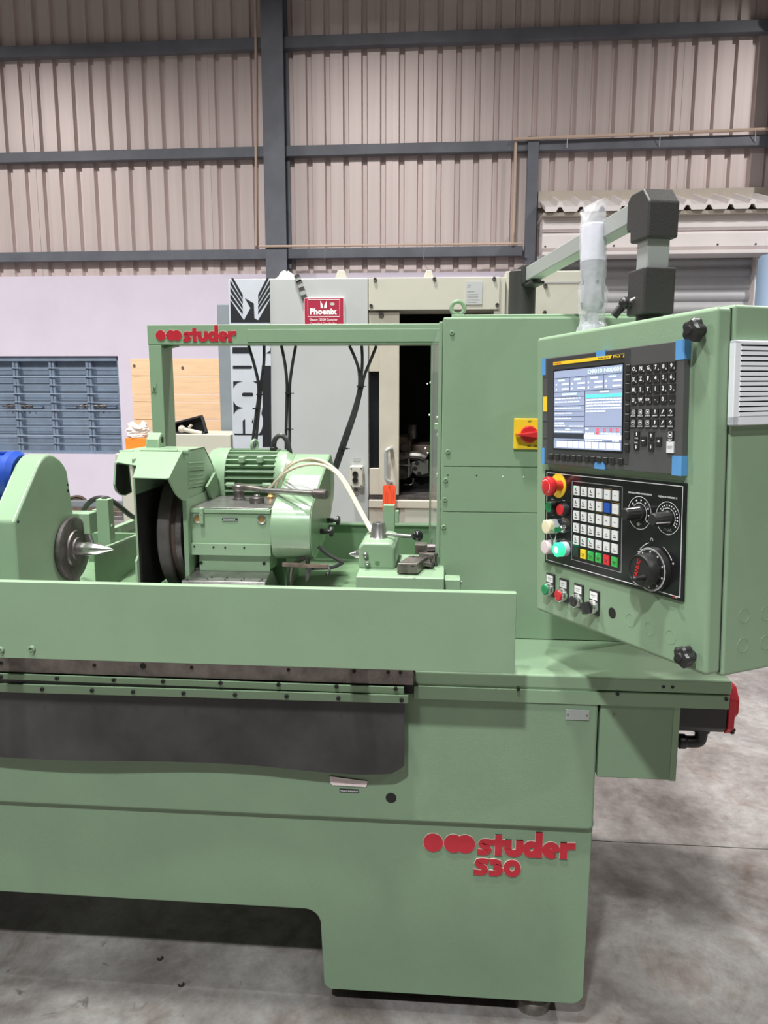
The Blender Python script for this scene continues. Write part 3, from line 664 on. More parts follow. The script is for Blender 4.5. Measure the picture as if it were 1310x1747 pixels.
# right ledge: bent cover, screw strip, end box
zl = .910; xle = .640
MB().box(-.066, xle, YU-.002, 2.15, .876, zl).build('ledge_cover', GP, base, bevel=.006, seg=3)
MB().box(-.066, xle-.004, YU-.004, 1.72, .843, .8745).build('screw_strip', GP, base, bevel=.0015)
bolts(base, [PY(*q, YU-.005) for q in ((710, 1168), (884, 1176), (1053.5, 1184), (1239, 1193))], (0, -1, 0), .0042, .002, 'black_plastic', 'screw')
bolts(base, [PY(*q, YU-.003) for q in ((1132, 1172), (1147.5, 1172.5))], (0, -1, 0), .0034, .0008, 'black_paint', 'screw_hole')
eb = MB().box(.357, .532, 1.668, 2.3, .664, .842).build('end_box', 'green_textured_dim', base, bevel=.003)
MB().box(.519, .5335, 1.6665, 2.3, .663, .842).build('box_flange', GP, eb, bevel=.001)
bolts(base, [PY(1048, 1220.5, 1.667)], (0, -1, 0), .0034, .002, 'steel_oiled', 'screw')
a, b = PY(965, 1210, YU-.002), PY(1004.5, 1229, YU-.002)
pl = MB().box(a.x, b.x, YU-.003, YU, b.z, a.z).build('blank_plate', 'alu_grey', base, bevel=.0006)
bolts(base, [PY(*q, YU-.003) for q in ((968.5, 1219), (1001, 1221))], (0, -1, 0), .0022, .0015, 'steel_oiled', 'rivet')
# slideway, bolted strips, rubber apron
zA = lambda y, x=350: PY(x, y, 1.640).z
zsw = PY(350, 1157.5, 1.640).z
MB().box(XL, -.066, 1.640, 1.70, zsw, .9345).build('slideway', 'way_steel', base, bevel=.001)
bolts(base, [PY(x, 1131+x*.0235, 1.640) for x in (2, 161, 327, 492, 604, 662, 683)], (0, -1, 0), .0045, .0015, 'black_paint', 'socket_screw')
bolts(base, [PY(244, 1136, 1.640)], (0, -1, 0), .0075, .0015, 'black_paint', 'socket_screw')
MB().box(XL, -.066, 1.648, 1.67, .86, zsw).build('shadow_gap', 'black_paint', base)  # solid black strip standing in for the shade below the slideway
y_s = 1.632
def strip(yt0, yt1, yb0, yb1, xe, nm):
    P_ = [PY(0, yt0, y_s), PY(xe, yt1, y_s), PY(xe, yb1, y_s), PY(0, yb0, y_s)]
    sl = (P_[1].z-P_[0].z)/(P_[1].x-P_[0].x); sb = (P_[2].z-P_[3].z)/(P_[2].x-P_[3].x)
    P_[0] = V((XL, y_s, P_[1].z-sl*(P_[1].x-XL))); P_[3] = V((XL, y_s, P_[2].z-sb*(P_[2].x-XL)))
    return MB().slab(P_, (0, .006, 0)).build(nm, GP, base, bevel=.001)
strip(1149.5, 1173, 1159, 1185, 689, 'clamp_strip')
y_s = 1.626
strip(1167, 1187, 1181, 1200.5, 696.5, 'clamp_strip')
bolts(base, [PY(x, y, 1.631) for x, y in ((1, 1155), (97, 1157.5), (194, 1160), (278, 1162.5), (376, 1165), (475, 1168), (574, 1171), (675, 1175))], (0, -1, 0), .0050, .003, 'black_plastic', 'screw')
bolts(base, [PY(x, y, 1.6255) for x, y in ((72, 1176), (157, 1178), (227, 1180.5), (313, 1183), (401, 1185.5), (489, 1188), (577, 1191.5), (685, 1194.5))], (0, -1, 0), .0050, .003, 'black_plastic', 'screw')
# apron: hanging rubber sheet with a wavy lower hem
random.seed(5)
m = MB(); nx, nz = 60, 8; xa0, xa1 = XL, PY(690, 1250, 1.634).x; vs = []
def hem(x):
    t = x; z = .680+.004*math.sin(3.1*t+.6)+.0035*math.sin(7.3*t)
    z -= .010*max(0, 1-abs(x+.20)/.25)
    if x > -.115: z += (x+.115)*.55
    if x > -.090: z += (x+.090)*.9
    return z
for i in range(nx+1):
    x = xa0+(xa1-xa0)*(1-(1-i/nx)**1.6)
    for j in range(nz+1):
        f = j/nz; zz_ = .868+(hem(x)-.868)*f; y_ = 1.634+.004*math.sin(4*x+2*f)*f+.0035*math.sin(9*x)*f*f-.006*f
        vs.append((x, y_, zz_))
N = len(vs); vs += [(x, y+.004, z) for x, y, z in vs]; fs = []
for i in range(nx):
    for j in range(nz):
        a = i*(nz+1)+j; b = a+nz+1; fs += [(a, a+1, b+1, b), (N+a, N+b, N+b+1, N+a+1)]
for i in range(nx): a = i*(nz+1)+nz; b = a+nz+1; fs.append((a, N+a, N+b, b)); a = i*(nz+1); b = a+nz+1; fs.append((a, b, N+b, N+a))
for j in range(nz): a = nx*(nz+1)+j; fs.append((a, a+1, N+a+1, N+a))
MB().add(vs, fs).build('rubber_apron', 'black_rubber', base)
# paper strip and made-in label
a = PY(583, 1333, 1.658)
MB().slab([PY(*q, 1.6600) for q in ((562.5, 1324.5), (627, 1333), (626, 1338), (624.5, 1343), (567, 1339.5), (563, 1335))], (0, .0004, 0)).build('paper_label', 'label_paper', base)
m = MB()
for r_ in range(2):
    for (x0, x1) in ((568, 595), (598, 620)): m.slab([PY(x0, 1330.5+r_*4+(x0-562)*.06, 1.6597), PY(x1, 1330.5+r_*4+(x1-562)*.06, 1.6597), PY(x1, 1332+r_*4+(x1-562)*.06, 1.6597), PY(x0, 1332+r_*4+(x0-562)*.06, 1.6597)], (0, .0002, 0))
m.build('paper_print', 'pink_lens', base)
a, b = PY(579, 1345.5, YU-.001), PY(612, 1353, YU-.001)
lb = MB().box(a.x, b.x, YU-.0012, YU, b.z, a.z).build('made_in_label', 'print_black', base)
MB().text('Made in Switzerland', ((a.x+b.x)/2, YU-.0014, (a.z+b.z)/2), (1, 0, 0), (0, 0, 1), (a.z-b.z)*.55, (b.x-a.x)*.9, bold=.01).build('label_print', 'print_white', lb)
# studer lettering from thick strokes
def stroke(m, path, wd, o, ux, uz, dep, closed=False):
    """flat ribbon of width wd along a 2-D path, extruded towards the viewer"""
    P_ = [V((p[0], p[1])) for p in path]; n = len(P_); L = []; R_ = []
    for i in range(n):
        if closed: d = (P_[(i+1) % n]-P_[i-1])
        else: d = P_[min(i+1, n-1)]-P_[max(i-1, 0)]
        d.normalize(); nn = V((-d.y, d.x)); L.append(P_[i]+nn*wd/2); R_.append(P_[i]-nn*wd/2)
    def to(p, k): return o+ux*p.x+uz*p.y+ux.cross(uz)*(k)
    vs = []; 
    for i in range(n): vs += [to(L[i], dep), to(R_[i], dep), to(L[i], 0), to(R_[i], 0)]
    fs = []
    for i in range(n if closed else n-1):
        a = 4*i; b = 4*((i+1) % n); fs += [(a, a+1, b+1, b), (a, b, b+2, a+2), (a+1, a+3, b+3, b+1)]
    if not closed: fs += [(0, 2, 3, 1), (4*(n-1), 4*(n-1)+1, 4*(n-1)+3, 4*(n-1)+2)]
    m.add(vs, fs)
def A(cx, cy, rx, ry, a0, a1, n=14): return [(cx+rx*math.cos(math.radians(a0+(a1-a0)*i/n)), cy+ry*math.sin(math.radians(a0+(a1-a0)*i/n))) for i in range(n+1)]
def disc(m, cx, cy, r, o, ux, uz, dep, n=32):
    pts = [(cx+r*math.cos(2*math.pi*i/n), cy+r*math.sin(2*math.pi*i/n)) for i in range(n)]
    m.slab([o+ux*p[0]+uz*p[1] for p in pts], ux.cross(uz)*dep)
LET = {   # x-height 1; every glyph is a list of (centre line, stroke width), then the advance width
 's': ([([(.86, .79), (.66, .83), (.45, .835), (.30, .80), (.23, .70), (.30, .60), (.46, .53), (.62, .46), (.68, .35), (.62, .23), (.46, .17), (.26, .165), (.04, .20)], .33)], .86),
 't': ([([(.36, 1.30), (.36, 0)], .38), ([(.02, .82), (.74, .82)], .34)], .68),
 'u': ([([(.21, 1.0), (.21, .45)]+A(.54, .44, .33, .25, 180, 360, 12)+[(.87, 1.0)], .40)], 1.06),
 'd': ([(A(.48, .50, .30, .315, 0, 360, 24)[:-1], .38), ([(.88, 1.58), (.88, 0)], .38)], 1.07),
 'e': ([([(.20, .47), (.80, .47)], .20), (A(.50, .50, .315, .33, -8, 312, 22), .35)], .98),
 'r': ([([(.22, 1.0), (.22, 0)], .39), ([(.24, .52), (.34, .74), (.52, .83), (.86, .84)], .36)], .86),
 'S': ([([(.90, .93), (.68, .985), (.46, .985), (.30, .93), (.25, .80), (.34, .68), (.54, .59), (.70, .50), (.74, .35), (.64, .20), (.44, .15), (.06, .19)], .34)], .90),
 '3': ([([(.08, .95), (.40, .985), (.60, .92), (.64, .78), (.52, .66), (.30, .60)], .33), ([(.30, .60), (.56, .56), (.70, .43), (.66, .25), (.46, .155), (.04, .18)], .34)], .88),
 '0': ([(A(.48, .57, .32, .40, 0, 360, 26)[:-1], .36)], .98)}
def word(m, s, x, y, h, o, ux, uz, dep, sq=1.0, grow=0.0):
    k = 0
    for ch in s:
        st, adv = LET[ch]
        for pth, wd in st:
            closed = ch in 'd0' and len(pth) > 10; k += 1
            stroke(m, [(x+p[0]*h*sq, y+p[1]*h) for p in pth], wd*1.08*h+grow, o, ux, uz, dep+.00008*k, closed)
        x += adv*h*sq
    return x
def studer(parent, o, ux, uz, L, h, r, name, extra=None):
    """o: left end of the baseline; L total length"""
    for nm, mt, grow, dep in (('lettering_edge', 'logo_edge', .0022, .0022), ('lettering', 'logo_red', 0.0, .0034)):
        m = MB(); g2 = grow*.5
        cy_ = h*.62
        disc(m, r, cy_, r+g2, o, ux, uz, dep); disc(m, 3.07*r, cy_, r+g2, o, ux, uz, dep); disc(m, 4.25*r, cy_, r+g2, o, ux, uz, dep*.93)
        adv = sum(LET[c][1] for c in 'studer')*h; x0 = 5.42*r; sq = (L-x0)/adv
        word(m, 'studer', x0, 0, h, o, ux, uz, dep, sq, grow)
        if extra: extra(m, grow, dep)
        m.build(nm, mt, parent)
p0, p1 = PY(722, 1452.5, YF), PY(980, 1466, YF)
uz = V((0, 0, 1)); ux = V((1, 0, 0)); o = V((p0.x, YF-.0002, PY(810, 1456.5, YF).z)); 
# ux x uz points to -Y (towards the viewer)
L = p1.x-p0.x; hx = .041
def s30(m, grow, dep):
    x0 = PY(806, 1490, YF).x-o.x; x1 = PY(888, 1490, YF).x-o.x; zz_ = PY(840, 1492.5, YF).z-o.z
    h = .0375; adv = (.90+.88+.98)*h; word(m, 'S30', x0, zz_, h, o, ux, uz, dep, (x1-x0)/adv, grow)
studer(base, o, ux, uz, L, hx, .0235, 'lettering', s30)
# levelling foot
p = PY(902, 1740, 1.76)
MB().lathe((p.x+.005, 1.745, 0), (0, 0, 1), [(.046, 0), (.046, .028), (.040, .036), (.040, .070)], 28).build('levelling_foot', 'steel_oiled', base)
MB().lathe((-.2, 2.45, 0), (0, 0, 1), [(.046, 0), (.046, .028), (.040, .07)], 20).build('levelling_foot', 'steel_oiled', base)
MB().lathe((-2.1, 1.8, 0), (0, 0, 1), [(.046, 0), (.046, .028), (.040, .07)], 20).build('levelling_foot', 'steel_oiled', base)
MB().lathe((-2.1, 2.45, 0), (0, 0, 1), [(.046, 0), (.046, .028), (.040, .07)], 20).build('levelling_foot', 'steel_oiled', base)
MB().box(-.25, .30, 1.70, 2.6, .043, .07).build('foot_plate', 'black_paint', base)
# ---- servo motor at the right end, under the ledge
mo = Part('servo_motor', grinder, 'black servo motor with red end cap under the ledge')
zm0, zm1 = PY(1200, 1250, 1.71).z, .872
def octa(y0, y1, z0, z1, c): return [(y0+c, z0), (y1-c, z0), (y1, z0+c), (y1, z1-c), (y1-c, z1), (y0+c, z1), (y0, z1-c), (y0, z0+c)]
xm1 = PY(1241, 1230, 1.70).x
MB().prism(octa(1.70, 1.83, zm0, zm1, .016), 'X', .536, xm1).build('motor_body', 'black_plastic', mo, bevel=.003)
MB().prism(octa(1.695, 1.835, zm0-.002, zm1, .02), 'X', xm1, xm1+.014).build('end_flange', 'servo_red', mo, bevel=.002)
MB().prism(octa(1.71, 1.82, zm0+.022, zm1-.002, .026), 'X', xm1+.014, PY(1261, 1215, 1.71).x).build('end_cap', 'servo_red', mo, bevel=.004)
bolts(mo, [(xm1+.014, 1.705, zm0+.012), (xm1+.014, 1.71, zm0+.004)], (1, 0, 0), .005, .006, 'black_plastic', 'bolt')
pA, pB = PY(1203, 1245, 1.72), PY(1203, 1268, 1.72)
MB().cyl((pA.x, 1.745, zm0+.004), (pA.x, 1.745, zm0-.012), .019).tube([(pA.x, 1.745, zm0-.004), (pA.x, 1.745, pB.z+.006), (pA.x-.004, 1.745, pB.z-.006), (pA.x-.018, 1.745, pB.z-.009), (pA.x-.036, 1.745, pB.z-.009)], .0145, 14, 4).build('elbow_connector', 'black_plastic', mo)
q = V((pA.x-.034, 1.745, pB.z-.009))
MB().lathe(q, (-1, 0, 0), [(.016, 0), (.018, .003), (.018, .016), (.012, .018), (.012, .03), (.010, .04)], 14).build('cable_nut', 'black_plastic', mo)
MB().tube([q+V((-.035, 0, 0)), q+V((-.06, .01, 0)), q+V((-.09, .05, .01))], .008, 10).build('power_cable', 'black_rubber', mo)
MB().tube([(pA.x-.022, 1.77, zm0+.003), (pA.x-.026, 1.77, zm0-.006), (pA.x-.04, 1.77, zm0-.018), (pA.x-.07, 1.78, zm0-.026)], .0035, 8).build('signal_cable', 'alu_grey', mo)
# ---- table and long splash guard
tb = Part('work_table', grinder, 'ground steel work table running behind the long green guard')
MB().prism([(1.665, .9265), (1.665, .975), (1.70, .992), (2.02, .992), (2.06, .975), (2.06, .9265)], 'X', XL, .150).build('table_casting', 'steel', tb, bevel=.002)
g = Part('table_guard', grinder)
zg0, zg1 = PY(440, 1136, YG).z, PY(440, 1002.5, YG).z; xge = PY(879.5, 1080, YG).x
MB().prism([(YG, zg0), (YG, zg1), (YG+.020, zg1), (YG+.020, zg1-.003), (YG+.003, zg1-.003), (YG+.003, zg0+.003), (YG+.02, zg0+.003), (YG+.02, zg0)], 'X', XL, xge).build('guard_sheet', GP, g, bevel=.0012)
for x, y in ((2, 1108), (55, 1106.5)):
    p = PY(x, y, YG); MB().lathe((p.x, YG, p.z), (0, -1, 0), [(.0075, -.001), (.0075, .004), (.0045, .006), (.0045, .002)], 14).cyl((p.x+.001, YG, p.z-.009), (p.x+.001, YG-.003, p.z-.009), .003).build('nozzle_stud', GP, g)
for x in (-1.9, -1.0, -.2): MB().box(x-.02, x+.02, YG+.003, 1.668, zg0+.02, zg0+.026).build('guard_bracket', GP, g)
# ---- work head
X1 = -1.014; X0 = X1-.125
zc_, Yc_ = 1.116, 1.95
wh_ = Part('work_head', grinder)
pts = [(1.690, .992), (1.696, 1.235)]
for px, py in ((30, 877), (65.5, 792.6)): 
    q = PX(px, py, X1); pts.append((q.y, q.z))
for px, py in ((72, 783), (78, 777), (85, 774.7), (93, 776.5), (103, 783.7), (110, 793), (115, 803), (119, 829), (126, 877)):
    q = PX(px, py, X1); pts.append((q.y, q.z))
pts += [(2.0, 1.15), (2.0, .992)]
XLh = -1.16
MB().prism(pts, 'X', X1-.062, X1).build('housing', 'green_gloss', wh_, bevel=.007, seg=3, ang=50)
MB().box(X1-.30, X1-.062, 1.70, 2.0, .992, 1.235).build('motor_pedestal', 'green_gloss', wh_, bevel=.007, seg=3)
q = PX(29, 890.5, X1); bolts(wh_, [(X1+.0005, q.y+.004, q.z)], (1, 0, 0), .0035, .0015, 'black_paint', 'screw')
bolts(wh_, [(X1+.0005, *tuple(PX(x, y, X1))[1:]) for x, y in ((115, 827), (115.5, 837))], (1, 0, 0), .0035, .0015, 'black_paint', 'screw')
sd = MB().lathe((X1, Yc_, zc_), (1, 0, 0), [(.083, 0), (.086, .004), (.086, .014), (.080, .017), (.052, .017), (.050, .022), (.032, .022), (.030, .026)], 48).build('face_plate', 'steel_dark', wh_)
MB().lathe((X1+.024, Yc_, zc_), (1, 0, 0), [(.018, 0), (.018, .03), (.0165, .05), (.001, .098)], 32).build('live_centre', 'steel_bright', wh_)
bk = MB().box(X1-.1, X1+.035, 2.0, 2.05, 1.145, 1.205).build('rear_bracket', GP, wh_, bevel=.004)
bm = Part('blue_motor', grinder, 'blue electric motor behind the green work head')
qb = PY(-8, 806, 1.86)
xbr = X1-.066-(qb.x-.12)
bl = MB().lathe((qb.x-.12, 1.86, qb.z-.01), (1, 0, 0), [(.05, 0), (.058, .01), (.058, xbr-.03), (.066, xbr-.028), (.066, xbr-.012), (.055, xbr)], 32).build('motor_shell', 'motor_blue', bm)
MB().box(qb.x-.06, qb.x+.02, 1.83, 1.90, 1.23, qb.z-.045).build('motor_foot', 'motor_blue', bm)
for k in range(14):
    a = 2*math.pi*k/14; c_, s_ = math.cos(a), math.sin(a); pt = V((qb.x-.115, 1.86+.060*c_, qb.z-.01+.060*s_))
    MB().bar(pt, pt+V((xbr-.04, 0, 0)), V((0, .0015*s_, -.0015*c_)), V((0, .004*c_, .004*s_))).build('cooling_fin', 'motor_blue', bm)
# ---- grinding wheel, its guard and hood
Yw, zw = 2.30, 1.112
xg = PY(314.5, 900, 2.12).x; YH = PX(284, 816, xg).y                            # right side plate
xgl = PY(231, 816, 2.05).x                           # left side plate
whl = Part('grinding_wheel', grinder, 'dark grey grinding wheel with flange inside the open green guard')
hx0 = PY(259.7, 901, 2.26).x
wx = PY(266, 901, 2.112).x
MB().lathe((wx, Yw, zw), (1, 0, 0), [(.06, 0), (.185, 0), (.188, .004), (.188, .032), (.184, .036)], 72).build('wheel_disc', 'wheel_grey', whl)
MB().lathe((wx+.036, Yw, zw), (1, 0, 0), [(.170, 0), (.170, .012), (.150, .012)], 64).build('blotter', 'wheel_brown', whl)
MB().lathe((wx+.048, Yw, zw), (1, 0, 0), [(.165, 0), (.176, .003), (.176, .02), (.16, .024), (.08, .03)], 64).build('flange', 'steel_dark', whl)
MB().lathe((wx, Yw, zw), (-1, 0, 0), [(.10, 0), (.10, .006), (.042, .010), (.042, .068), (.038, .071)], 40).build('hub', 'steel', whl)
wg = Part('wheel_guard', grinder)
def XS(px, py, X): q = PX(px, py, X); return (q.y, q.z)
# right side plate profile
rp1 = [XS(*q, xg) for q in ((284, 816), (296, 792), (308, 769), (345, 762), (358, 785), (363, 803), (366, 834), (340, 845), (322, 856))]
tong = [XS(*q, xg) for q in ((317, 855.5), (309, 854), (300, 846), (293, 835), (288, 824))]
MB().prism(rp1[:3]+rp1[3:]+tong, 'X', xg, xg+.006).build('side_plate', 'green_gloss', wg, bevel=.0015)
# lower strip of the right side down to the table
s0, s1 = PY(312, 856, 2.10), PY(320, 990, 2.10)
MB().box(xg-.004, xg+.010, 2.12, 2.5, .955, PY(314, 852, 2.12).z).build('side_wall', 'green_gloss', wg, bevel=.002)
# left plate: thin edge facing the viewer
lz = [PY(*q, 2.06) for q in ((229, 815), (232, 815), (236.5, 958), (230, 967), (225, 972), (228, 992), (232, 1000))]
xq = PY(233, 900, 2.06).x
MB().prism([(2.06, zc_+.235), (2.06, 1.075), (2.045, 1.062), (2.045, .955), (2.52, .955), (2.52, 1.25), (2.36, 1.355)], 'X', xq-.004, xq+.002).build('left_plate', GP, wg, bevel=.001)
MB().box(xq+.003, xg-.007, 2.50, 2.51, .955, 1.25).box(xq+.002, xq+.003, 2.062, 2.50, .956, 1.25).build('inner_lining', 'matt_black', wg)
MB().box(xg-.0055, xg-.0042, 2.125, 2.52, .956, 1.2).build('inner_lining', 'matt_black', wg)
# hood: sloped front plate with a notch, top plate
zt1 = PY(308, 770, 2.12)
def HP(px, py): return PP(px, py, PX(284, 816, xg), nh)
eT = PX(308, 769.5, xg); eB = PX(284, 816, xg); nh = V((1, 0, 0)).cross(eT-eB).normalized()
xL = HP(200, 790).x
fro = [HP(*q) for q in ((284, 816.5), (226, 814.5), (232.5, 794), (197, 788), (204.5, 769), (309, 770.5))]
MB().slab(fro, nh*.004 if nh.y > 0 else -nh*.004).build('hood_front', 'green_gloss', wg, bevel=.0015)
tp = PX(345, 762, xg)
xt0 = fro[4].x; xt1 = xg+.006
MB().hexa([(xt0, eT.y, eT.z-.004), (xt1, eT.y, eT.z-.004), (xt1, tp.y, tp.z-.004), (xt0, tp.y, tp.z-.004)], [(xt0, eT.y, eT.z), (xt1, eT.y, eT.z), (xt1, tp.y, tp.z), (xt0, tp.y, tp.z)]).build('hood_top', 'green_gloss', wg, bevel=.001)
bq = PX(363, 803, xg); MB().hexa([(xt0, tp.y, tp.z-.004), (xt1, tp.y, tp.z-.004), (xt1, bq.y, bq.z), (xt0, bq.y, bq.z)], [(xt0, tp.y+.003, tp.z), (xt1, tp.y+.003, tp.z), (xt1, bq.y+.004, bq.z), (xt0, bq.y+.004, bq.z)]).build('hood_back', 'green_gloss', wg)
# left flap hanging from the hood
xf = fro[3].x+.003
MB().prism([XS(*q, xf) for q in ((197, 789), (194.5, 827), (198, 838), (205, 844.5), (213, 845.5), (224, 840), (219, 792), (215, 784))], 'X', xf-.003, xf+.003).build('side_flap', 'green_gloss', wg, bevel=.001)
MB().prism([XS(*q, xf+.0035) for q in ((198, 792), (197, 827), (200, 837), (206, 843), (213, 844), (223, 839), (218, 794))], 'X', xf+.0031, xf+.0045).build('flap_lining', 'matt_black', wg)
q = PX(313, 771, xg+.004); MB().lathe((xg+.004, q.y, q.z), (1, 0, 0), [(.0095, 0), (.0095, .016), (.008, .017)], 16).build('hinge_pin', 'green_gloss', wg)
q = PX(204, 772, xf); MB().cyl((xf-.012, eT.y, eT.z-.004), (xf+.03, eT.y, eT.z-.004), .005).build('hinge_barrel', 'green_gloss', wg)
MB().cyl((xf+.05, eT.y+.001, eT.z), (xg-.01, eT.y+.001, eT.z), .0035).build('hinge_rod', 'green_gloss', wg)
m = MB()
for k in range(7):                                    # pressed ribs on the side of the hood
    a0, b0 = XS(320, 790+k*7.2, xg+.006), XS(348-k*.2, 788.5+k*6.6, xg+.006)
    r_ = MB().hexa([(xg+.004, a0[0], a0[1]-.004), (xg+.004, b0[0], b0[1]-.004), (xg+.010, b0[0]-.004, b0[1]-.002), (xg+.010, a0[0]+.004, a0[1]-.002)], [(xg+.004, a0[0], a0[1]+.004), (xg+.004, b0[0], b0[1]+.004), (xg+.010, b0[0]-.004, b0[1]+.002), (xg+.010, a0[0]+.004, a0[1]+.002)])
    r_.build('pressed_rib', 'green_gloss', wg, bevel=.002)
# lifting block on the hood
lz0 = tp.z; lb0 = PY(248, 765, tp.y-.03)
lxa, lxb = PY(252, 757, tp.y-.04).x, PY(275, 757, tp.y-.04).x
lf = MB().prism([(tp.y-.06, lz0-.012), (tp.y-.055, lz0+.025), (tp.y-.035, lz0+.045), (tp.y-.012, lz0+.04), (tp.y, lz0)], 'X', lxa, lxb).build('lifting_block', GP, wg, bevel=.004)
MB().cyl((lxb-.001, tp.y-.03, lz0+.022), (lxb+.001, tp.y-.03, lz0+.022), .010).build('block_hole', 'black_paint', wg)
# ---- wheel head
hd = Part('wheel_head', grinder)
Yh = 2.15
hxa, hxb = PY(324, 900, Yh).x, PY(462, 900, Yh).x
zh1, zh0 = PY(390, 868.5, Yh).z, PY(390, 941, Yh).z
MB().box(hxa, hxb, Yh, Yh+.26, zh0, zh1-.012).build('head_box', GP, hd, bevel=.003)
MB().box(hxa, hxb, Yh-.004, Yh+.26, zh1-.0125, zh1).build('head_rim', GP, hd, bevel=.002)
MB().box(hxa+.004, hxb-.004, Yh+.0, Yh+.26, zh1, zh1+.0035).build('top_plate', 'steel', hd, bevel=.001)
for px, py in ((337, 884.5), (446.5, 886)):
    q = PY(px, py, Yh); rg = MB().lathe((q.x, Yh, q.z), (0, -1, 0), [(.0135, -.002), (.0135, .004), (.0085, .005), (.0085, .001)], 24).build('port_ring', 'steel_bright', hd)
    MB().cyl((q.x, Yh-.0005, q.z), (q.x, Yh-.0022, q.z), .0088, n=20).build('port_window', 'brass', rg)
q = PY(345, 880, Yh); MB().box(q.x-.006, q.x+.006, Yh-.012, Yh, q.z-.022, q.z+.024).cyl((q.x, Yh-.013, q.z+.008), (q.x, Yh-.004, q.z+.008), .003).build('hinge_bracket', GP, hd, bevel=.001)
a, b = PY(379, 883, Yh), PY(405.5, 889, Yh); np_ = MB().box(a.x, b.x, Yh-.002, Yh, b.z, a.z).build('serial_plate', 'print_black', hd)
m = MB()
for i in range(8): m.box(a.x+.004+i*.0045, a.x+.0075+i*.0045, Yh-.0024, Yh-.002, b.z+.003, a.z-.003)
m.box(a.x, b.x, Yh-.0023, Yh-.0015, a.z-.0012, a.z).box(a.x, b.x, Yh-.0023, Yh-.0015, b.z, b.z+.0012)
m.build('serial_print', 'alu_grey', np_)
z1_, z0_ = PY(390, 927.5, Yh-.006).z, PY(390, 948, Yh-.006).z
MB().box(hxa-.002, hxb, Yh-.008, Yh+.2, z0_, z1_).build('lower_flange', GP, hd, bevel=.002)
bolts(hd, [PY(x, y, Yh-.009) for x, y in ((331.5, 932.5), (364, 933.5), (384, 934), (416.5, 934.5))], (0, -1, 0), .0028, .001, 'black_paint', 'screw')
z3, z2 = z0_, PY(390, 975, Yh+.01).z
MB().box(hxa+.02, hxb-.008, Yh+.012, Yh+.2, z2, z3).build('slide_block', GP, hd, bevel=.002)
bolts(hd, [PY(x, y, Yh+.011) for x, y in ((343, 960), (450.5, 961.5))], (0, -1, 0), .0048, .002, 'black_paint', 'screw')
zc2 = PY(390, 990, 2.09).z
cov = MB().hexa([(hxa-.006, 2.075, .94), (hxb-.002, 2.075, .94), (hxb-.002, 2.26, .94), (hxa-.006, 2.26, .94)], [(hxa-.006, 2.075, zc2), (hxb-.002, 2.075, zc2), (hxb-.008, 2.19, zc2+.012), (hxa+.01, 2.19, zc2+.012)]).build('telescopic_cover', 'steel', hd, bevel=.002)
bolts(hd, [PZ(x, y, zc2+.005) for x, y in ((320, 989), (354, 987), (361, 984), (384, 988), (387, 985), (412, 990), (416, 987), (443, 991), (447, 988)) ], (0, -.1, 1), .0028, .001, 'black_paint', 'screw')
MB().box(hxa-.01, hxb-.008, 2.165, 2.2, zc2+.008, zc2+.016).build('wiper_strip', 'steel_dark', hd, bevel=.001)
MB().box(hxa-.02, hxb+.02, 2.26, 2.62, .926, zh0).build('head_slide', 'green_deep', hd)
# belt cover
xe = PY(529, 900, 2.11).x; xb0 = PY(461, 900, 2.11).x
prof = [XS(*q, xe) for q in ((563, 774.5), (558, 788), (535.5, 853), (531, 866), (529, 885), (528.5, 905), (529, 928), (531.5, 948), (536, 953.5), (542, 943), (552, 922), (561, 890), (567.5, 850), (569, 825), (568, 793))]
bc = Part('belt_cover', grinder)
MB().prism(prof, 'X', xb0, xe).build('cover_shell', 'green_gloss', bc, bevel=.004, seg=3, ang=45)
MB().prism([(y, z) for y, z in prof], 'X', xe, xe+.003).build('end_plate', 'green_gloss', bc, bevel=.0015)
# rating plate on the sloped face
pF, pR = V((0, prof[2][0], prof[2][1])), V((0, prof[1][0], prof[1][1]))
ns = V((1, 0, 0)).cross(pR-pF).normalized(); ns = ns if ns.y < 0 else -ns
pl_ = [PP(x, y, V((xe, pF.y, pF.z))+ns*.001, ns) for x, y in ((497, 810), (547, 810.5), (540, 838), (484, 833))]
MB().slab(pl_, -ns*.001).build('rating_plate', 'alu_grey', bc)
for k, (px, py) in enumerate(((558, 888), (546, 906.5))):
    q = PX(px, py, xe+.002); MB().lathe((xe+.002, q.y, q.z), (1, 0, 0), [(.0085, 0), (.0085, .018), (.006, .022), (.006, .030), (.015, .031), (.016, .036), (.014, .041), (.004, .043)], 20).build('cover_knob', 'black_plastic', bc)
# drive motor
Ym, zm_ = 2.50, None
cm_ = PY(425, 818, Ym); rm = PY(425, 767, Ym-.03).z-cm_.z
xma, xmb, xmc = PY(352, 815, Ym-.05).x, PY(386, 815, Ym-.08).x, PY(468, 815, Ym-.08).x
dm_ = Part('drive_motor', grinder)
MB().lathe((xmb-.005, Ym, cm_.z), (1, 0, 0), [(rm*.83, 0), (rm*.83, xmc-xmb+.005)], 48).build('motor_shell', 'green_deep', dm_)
MB().lathe((xma, Ym, cm_.z), (1, 0, 0), [(rm*.72, -.004), (rm*.97, .012), (rm*1.03, .03), (rm*1.03, xmb-xma), (rm*.95, xmb-xma)], 48).build('fan_cowl', 'green_gloss', dm_)
MB().lathe((xmc, Ym, cm_.z), (1, 0, 0), [(rm*.95, 0), (rm*.99, .012), (rm*.97, .035), (rm*.80, .055)], 48).build('end_shield', 'green_gloss', dm_)
